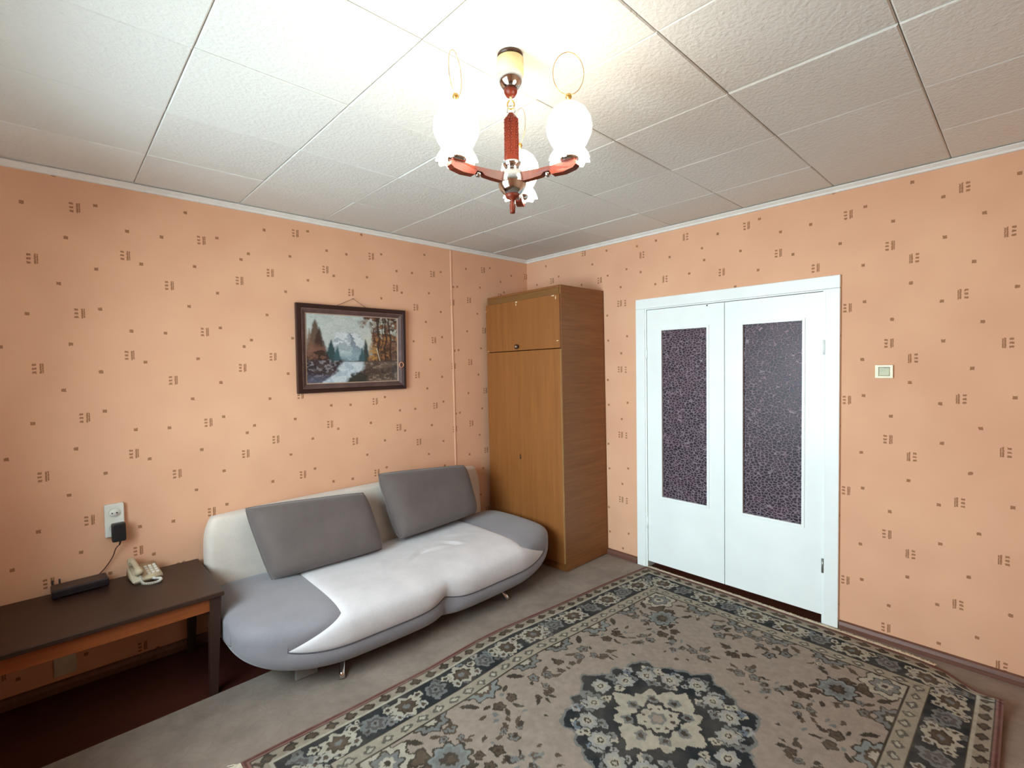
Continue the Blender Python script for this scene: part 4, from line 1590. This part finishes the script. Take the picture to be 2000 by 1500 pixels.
LONG = w1 < w2
BC = 0.171
for k in range(52):
    t0, wc = r2.uniform(0, 1.36), r2.uniform(0.105, 0.238)
    bros([t0], wc, r2.uniform(0.010, 0.026), 5, [(1.0, r2.choice([GREYB, (150, 146, 138), CREAM, (98, 96, 92), (112, 118, 120)])), (0.35, DKBR)], rot=r2.uniform(0, 6))
bros([0.10, 0.42, 0.74, 1.06], BC, 0.066, 8, [(1.0, DARK), (0.94, CREAM), (0.62, DKBR), (0.50, BROWN), (0.2, GREYB)], sx=1.15)
bros([0.26, 0.58, 0.90, 1.22], BC, 0.050, 6, [(1.0, GREYB), (0.72, (84, 80, 78)), (0.40, GREYB), (0.2, DKBR)])
bros([0.33, 0.50, 0.66, 0.82, 0.98, 1.15, 0.18, 0.02], 0.138, 0.022, 5, [(1.0, CREAM), (0.5, DKBR)])
bros([0.35, 0.48, 0.68, 0.80, 1.00, 1.13, 0.16, 0.05], 0.210, 0.022, 5, [(1.0, (160, 156, 146)), (0.5, BROWN)])
# narrow guards
for t0 in np.arange(0.02, 1.36, 0.085):
    bros([t0], 0.055, 0.021, 4, [(1.0, DKBR), (0.55, BROWN)], sx=1.3)
    bros([t0 + 0.03], 0.288, 0.020, 4, [(1.0, (92, 88, 80)), (0.5, CREAM)], sx=1.3)
cv.put(((wE > 0.080) & (wE < 0.090)).astype(float), CREAM)
for lo, hi in ((0.090, 0.095), (0.247, 0.252), (0.318, 0.325), (0.026, 0.030)):
    cv.put(((wE > lo) & (wE < hi)).astype(float), DKBR)
cv.put((wE < 0.026).astype(float), (128, 92, 84))
cv.put((wE < 0.017).astype(float), RED)
cv.put((wE < 0.008).astype(float), (120, 84, 76))
# wear and soil
cv.put(np.clip(nA * 1.6 - 0.55, 0, 1), (150, 138, 122), 0.22)
cv.c *= (0.80 + 0.40 * nB2)[:, None]

# rug shape: bowed left edge, a lifted far right corner, soft waves
xa = -0.045 - A
kx = np.array([-3.0, -2.67, -2.34, -1.93, -1.594, -1.405, -0.999, -0.556, -0.033, 0.1])
ky = np.array([-1.140, -1.142, -1.150, -1.150, -1.128, -1.132, -1.176, -1.211, -1.268, -1.275])
yl = np.interp(xa, kx, ky)
fB = B / RW
yr = -3.205 + 0.0 * xa
Yr = yl * (1 - fB) + yr * fB
far = np.interp(Yr, [-3.3, -3.0, -2.5, -1.8, -1.2], [-0.14, -0.055, -0.030, 0.0, 0.01])
Xr = xa + far * np.exp(-A / 0.5) - 0.17 * np.exp(-((A / 0.16) ** 2 + ((RW - B) / 0.16) ** 2))
Zr = FZ + 0.0085 + 0.002 * (fbm(A, B, 3, 91, 2) - 0.5) + 0.050 * np.exp(-(((A - 0.02) / 0.22) ** 2 + ((RW - B) / 0.10) ** 2)) + 0.012 * np.exp(-((RW - B) / 0.05) ** 2) * np.exp(-((A - 0.4) / 0.6) ** 2)
rug = thing('patterned_rug', 'large beige and dark floral rug with central medallion on the carpet', 'rug', (-1.43, -2.2, 0))
rme = grid_mesh('pile', Xr + 1.43, Yr + 2.2, Zr, na, nb)
rme.materials.append(M['rug'])
set_vcol(rme, cv.c)
if rme.polygons[0].normal.z < 0:
    rme.flip_normals()
link(bpy.data.objects.new('pile', rme), rug)
# rug edge thickness
ed = []
idx = [i * (nb + 1) for i in range(na + 1)] + [na * (nb + 1) + j for j in range(1, nb + 1)] + [i * (nb + 1) + nb for i in range(na - 1, -1, -1)] + [j for j in range(nb - 1, 0, -1)]
V = [(Xr[i] + 1.43, Yr[i] + 2.2, Zr[i]) for i in idx] + [(Xr[i] + 1.43, Yr[i] + 2.2, max(FZ + 0.0005, Zr[i] - 0.008)) for i in idx]
n = len(idx)
F = [(k, (k + 1) % n, n + (k + 1) % n, n + k) for k in range(n)]
mesh_obj('bound_edge', V, F, simple('rug_binding', (84, 58, 52), 0.95, var=0.2, vscale=30), rug)


def fringe(name, pts_dirs, dens, ln):
    V, F = [], []
    for p, d in pts_dirs:
        for q in range(dens):
            o = p + Vector((rng.uniform(-0.006, 0.006), rng.uniform(-0.006, 0.006), 0))
            dr = (d + Vector((rng.uniform(-0.5, 0.5), rng.uniform(-0.5, 0.5), 0))).normalized()
            l = ln * rng.uniform(0.6, 1.15)
            s_ = Vector((-dr.y, dr.x, 0)) * 0.0018
            k = len(V)
            for f_, h in ((0, 0.003), (0.5, 0.005), (1.0, 0.0012)):
                c = o + dr * l * f_
                V += [c - s_ + Vector((0, 0, h)), c + s_ + Vector((0, 0, h)), c + Vector((0, 0, h + 0.0022))]
            for a in (0, 3):
                for e in range(3):
                    g_ = (e + 1) % 3
                    F.append((k + a + e, k + a + g_, k + a + 3 + g_, k + a + 3 + e))
    o = mesh_obj(name, V, F, M['fringe'], rug)
    o['kind'] = 'stuff'
    return o


pd = []
for j in range(4, nb - 60):
    i = j
    pd.append((Vector((Xr[i] + 1.43, Yr[i] + 2.2, FZ)), Vector((1, 0.0, 0))))
fringe('fringe', pd, 9, 0.036)
pd = []
for j in range(0, nb + 1):
    i = na * (nb + 1) + j
    pd.append((Vector((Xr[i] + 1.43, Yr[i] + 2.2, FZ)), Vector((-1, 0.0, 0))))
fringe('fringe', pd, 7, 0.055)
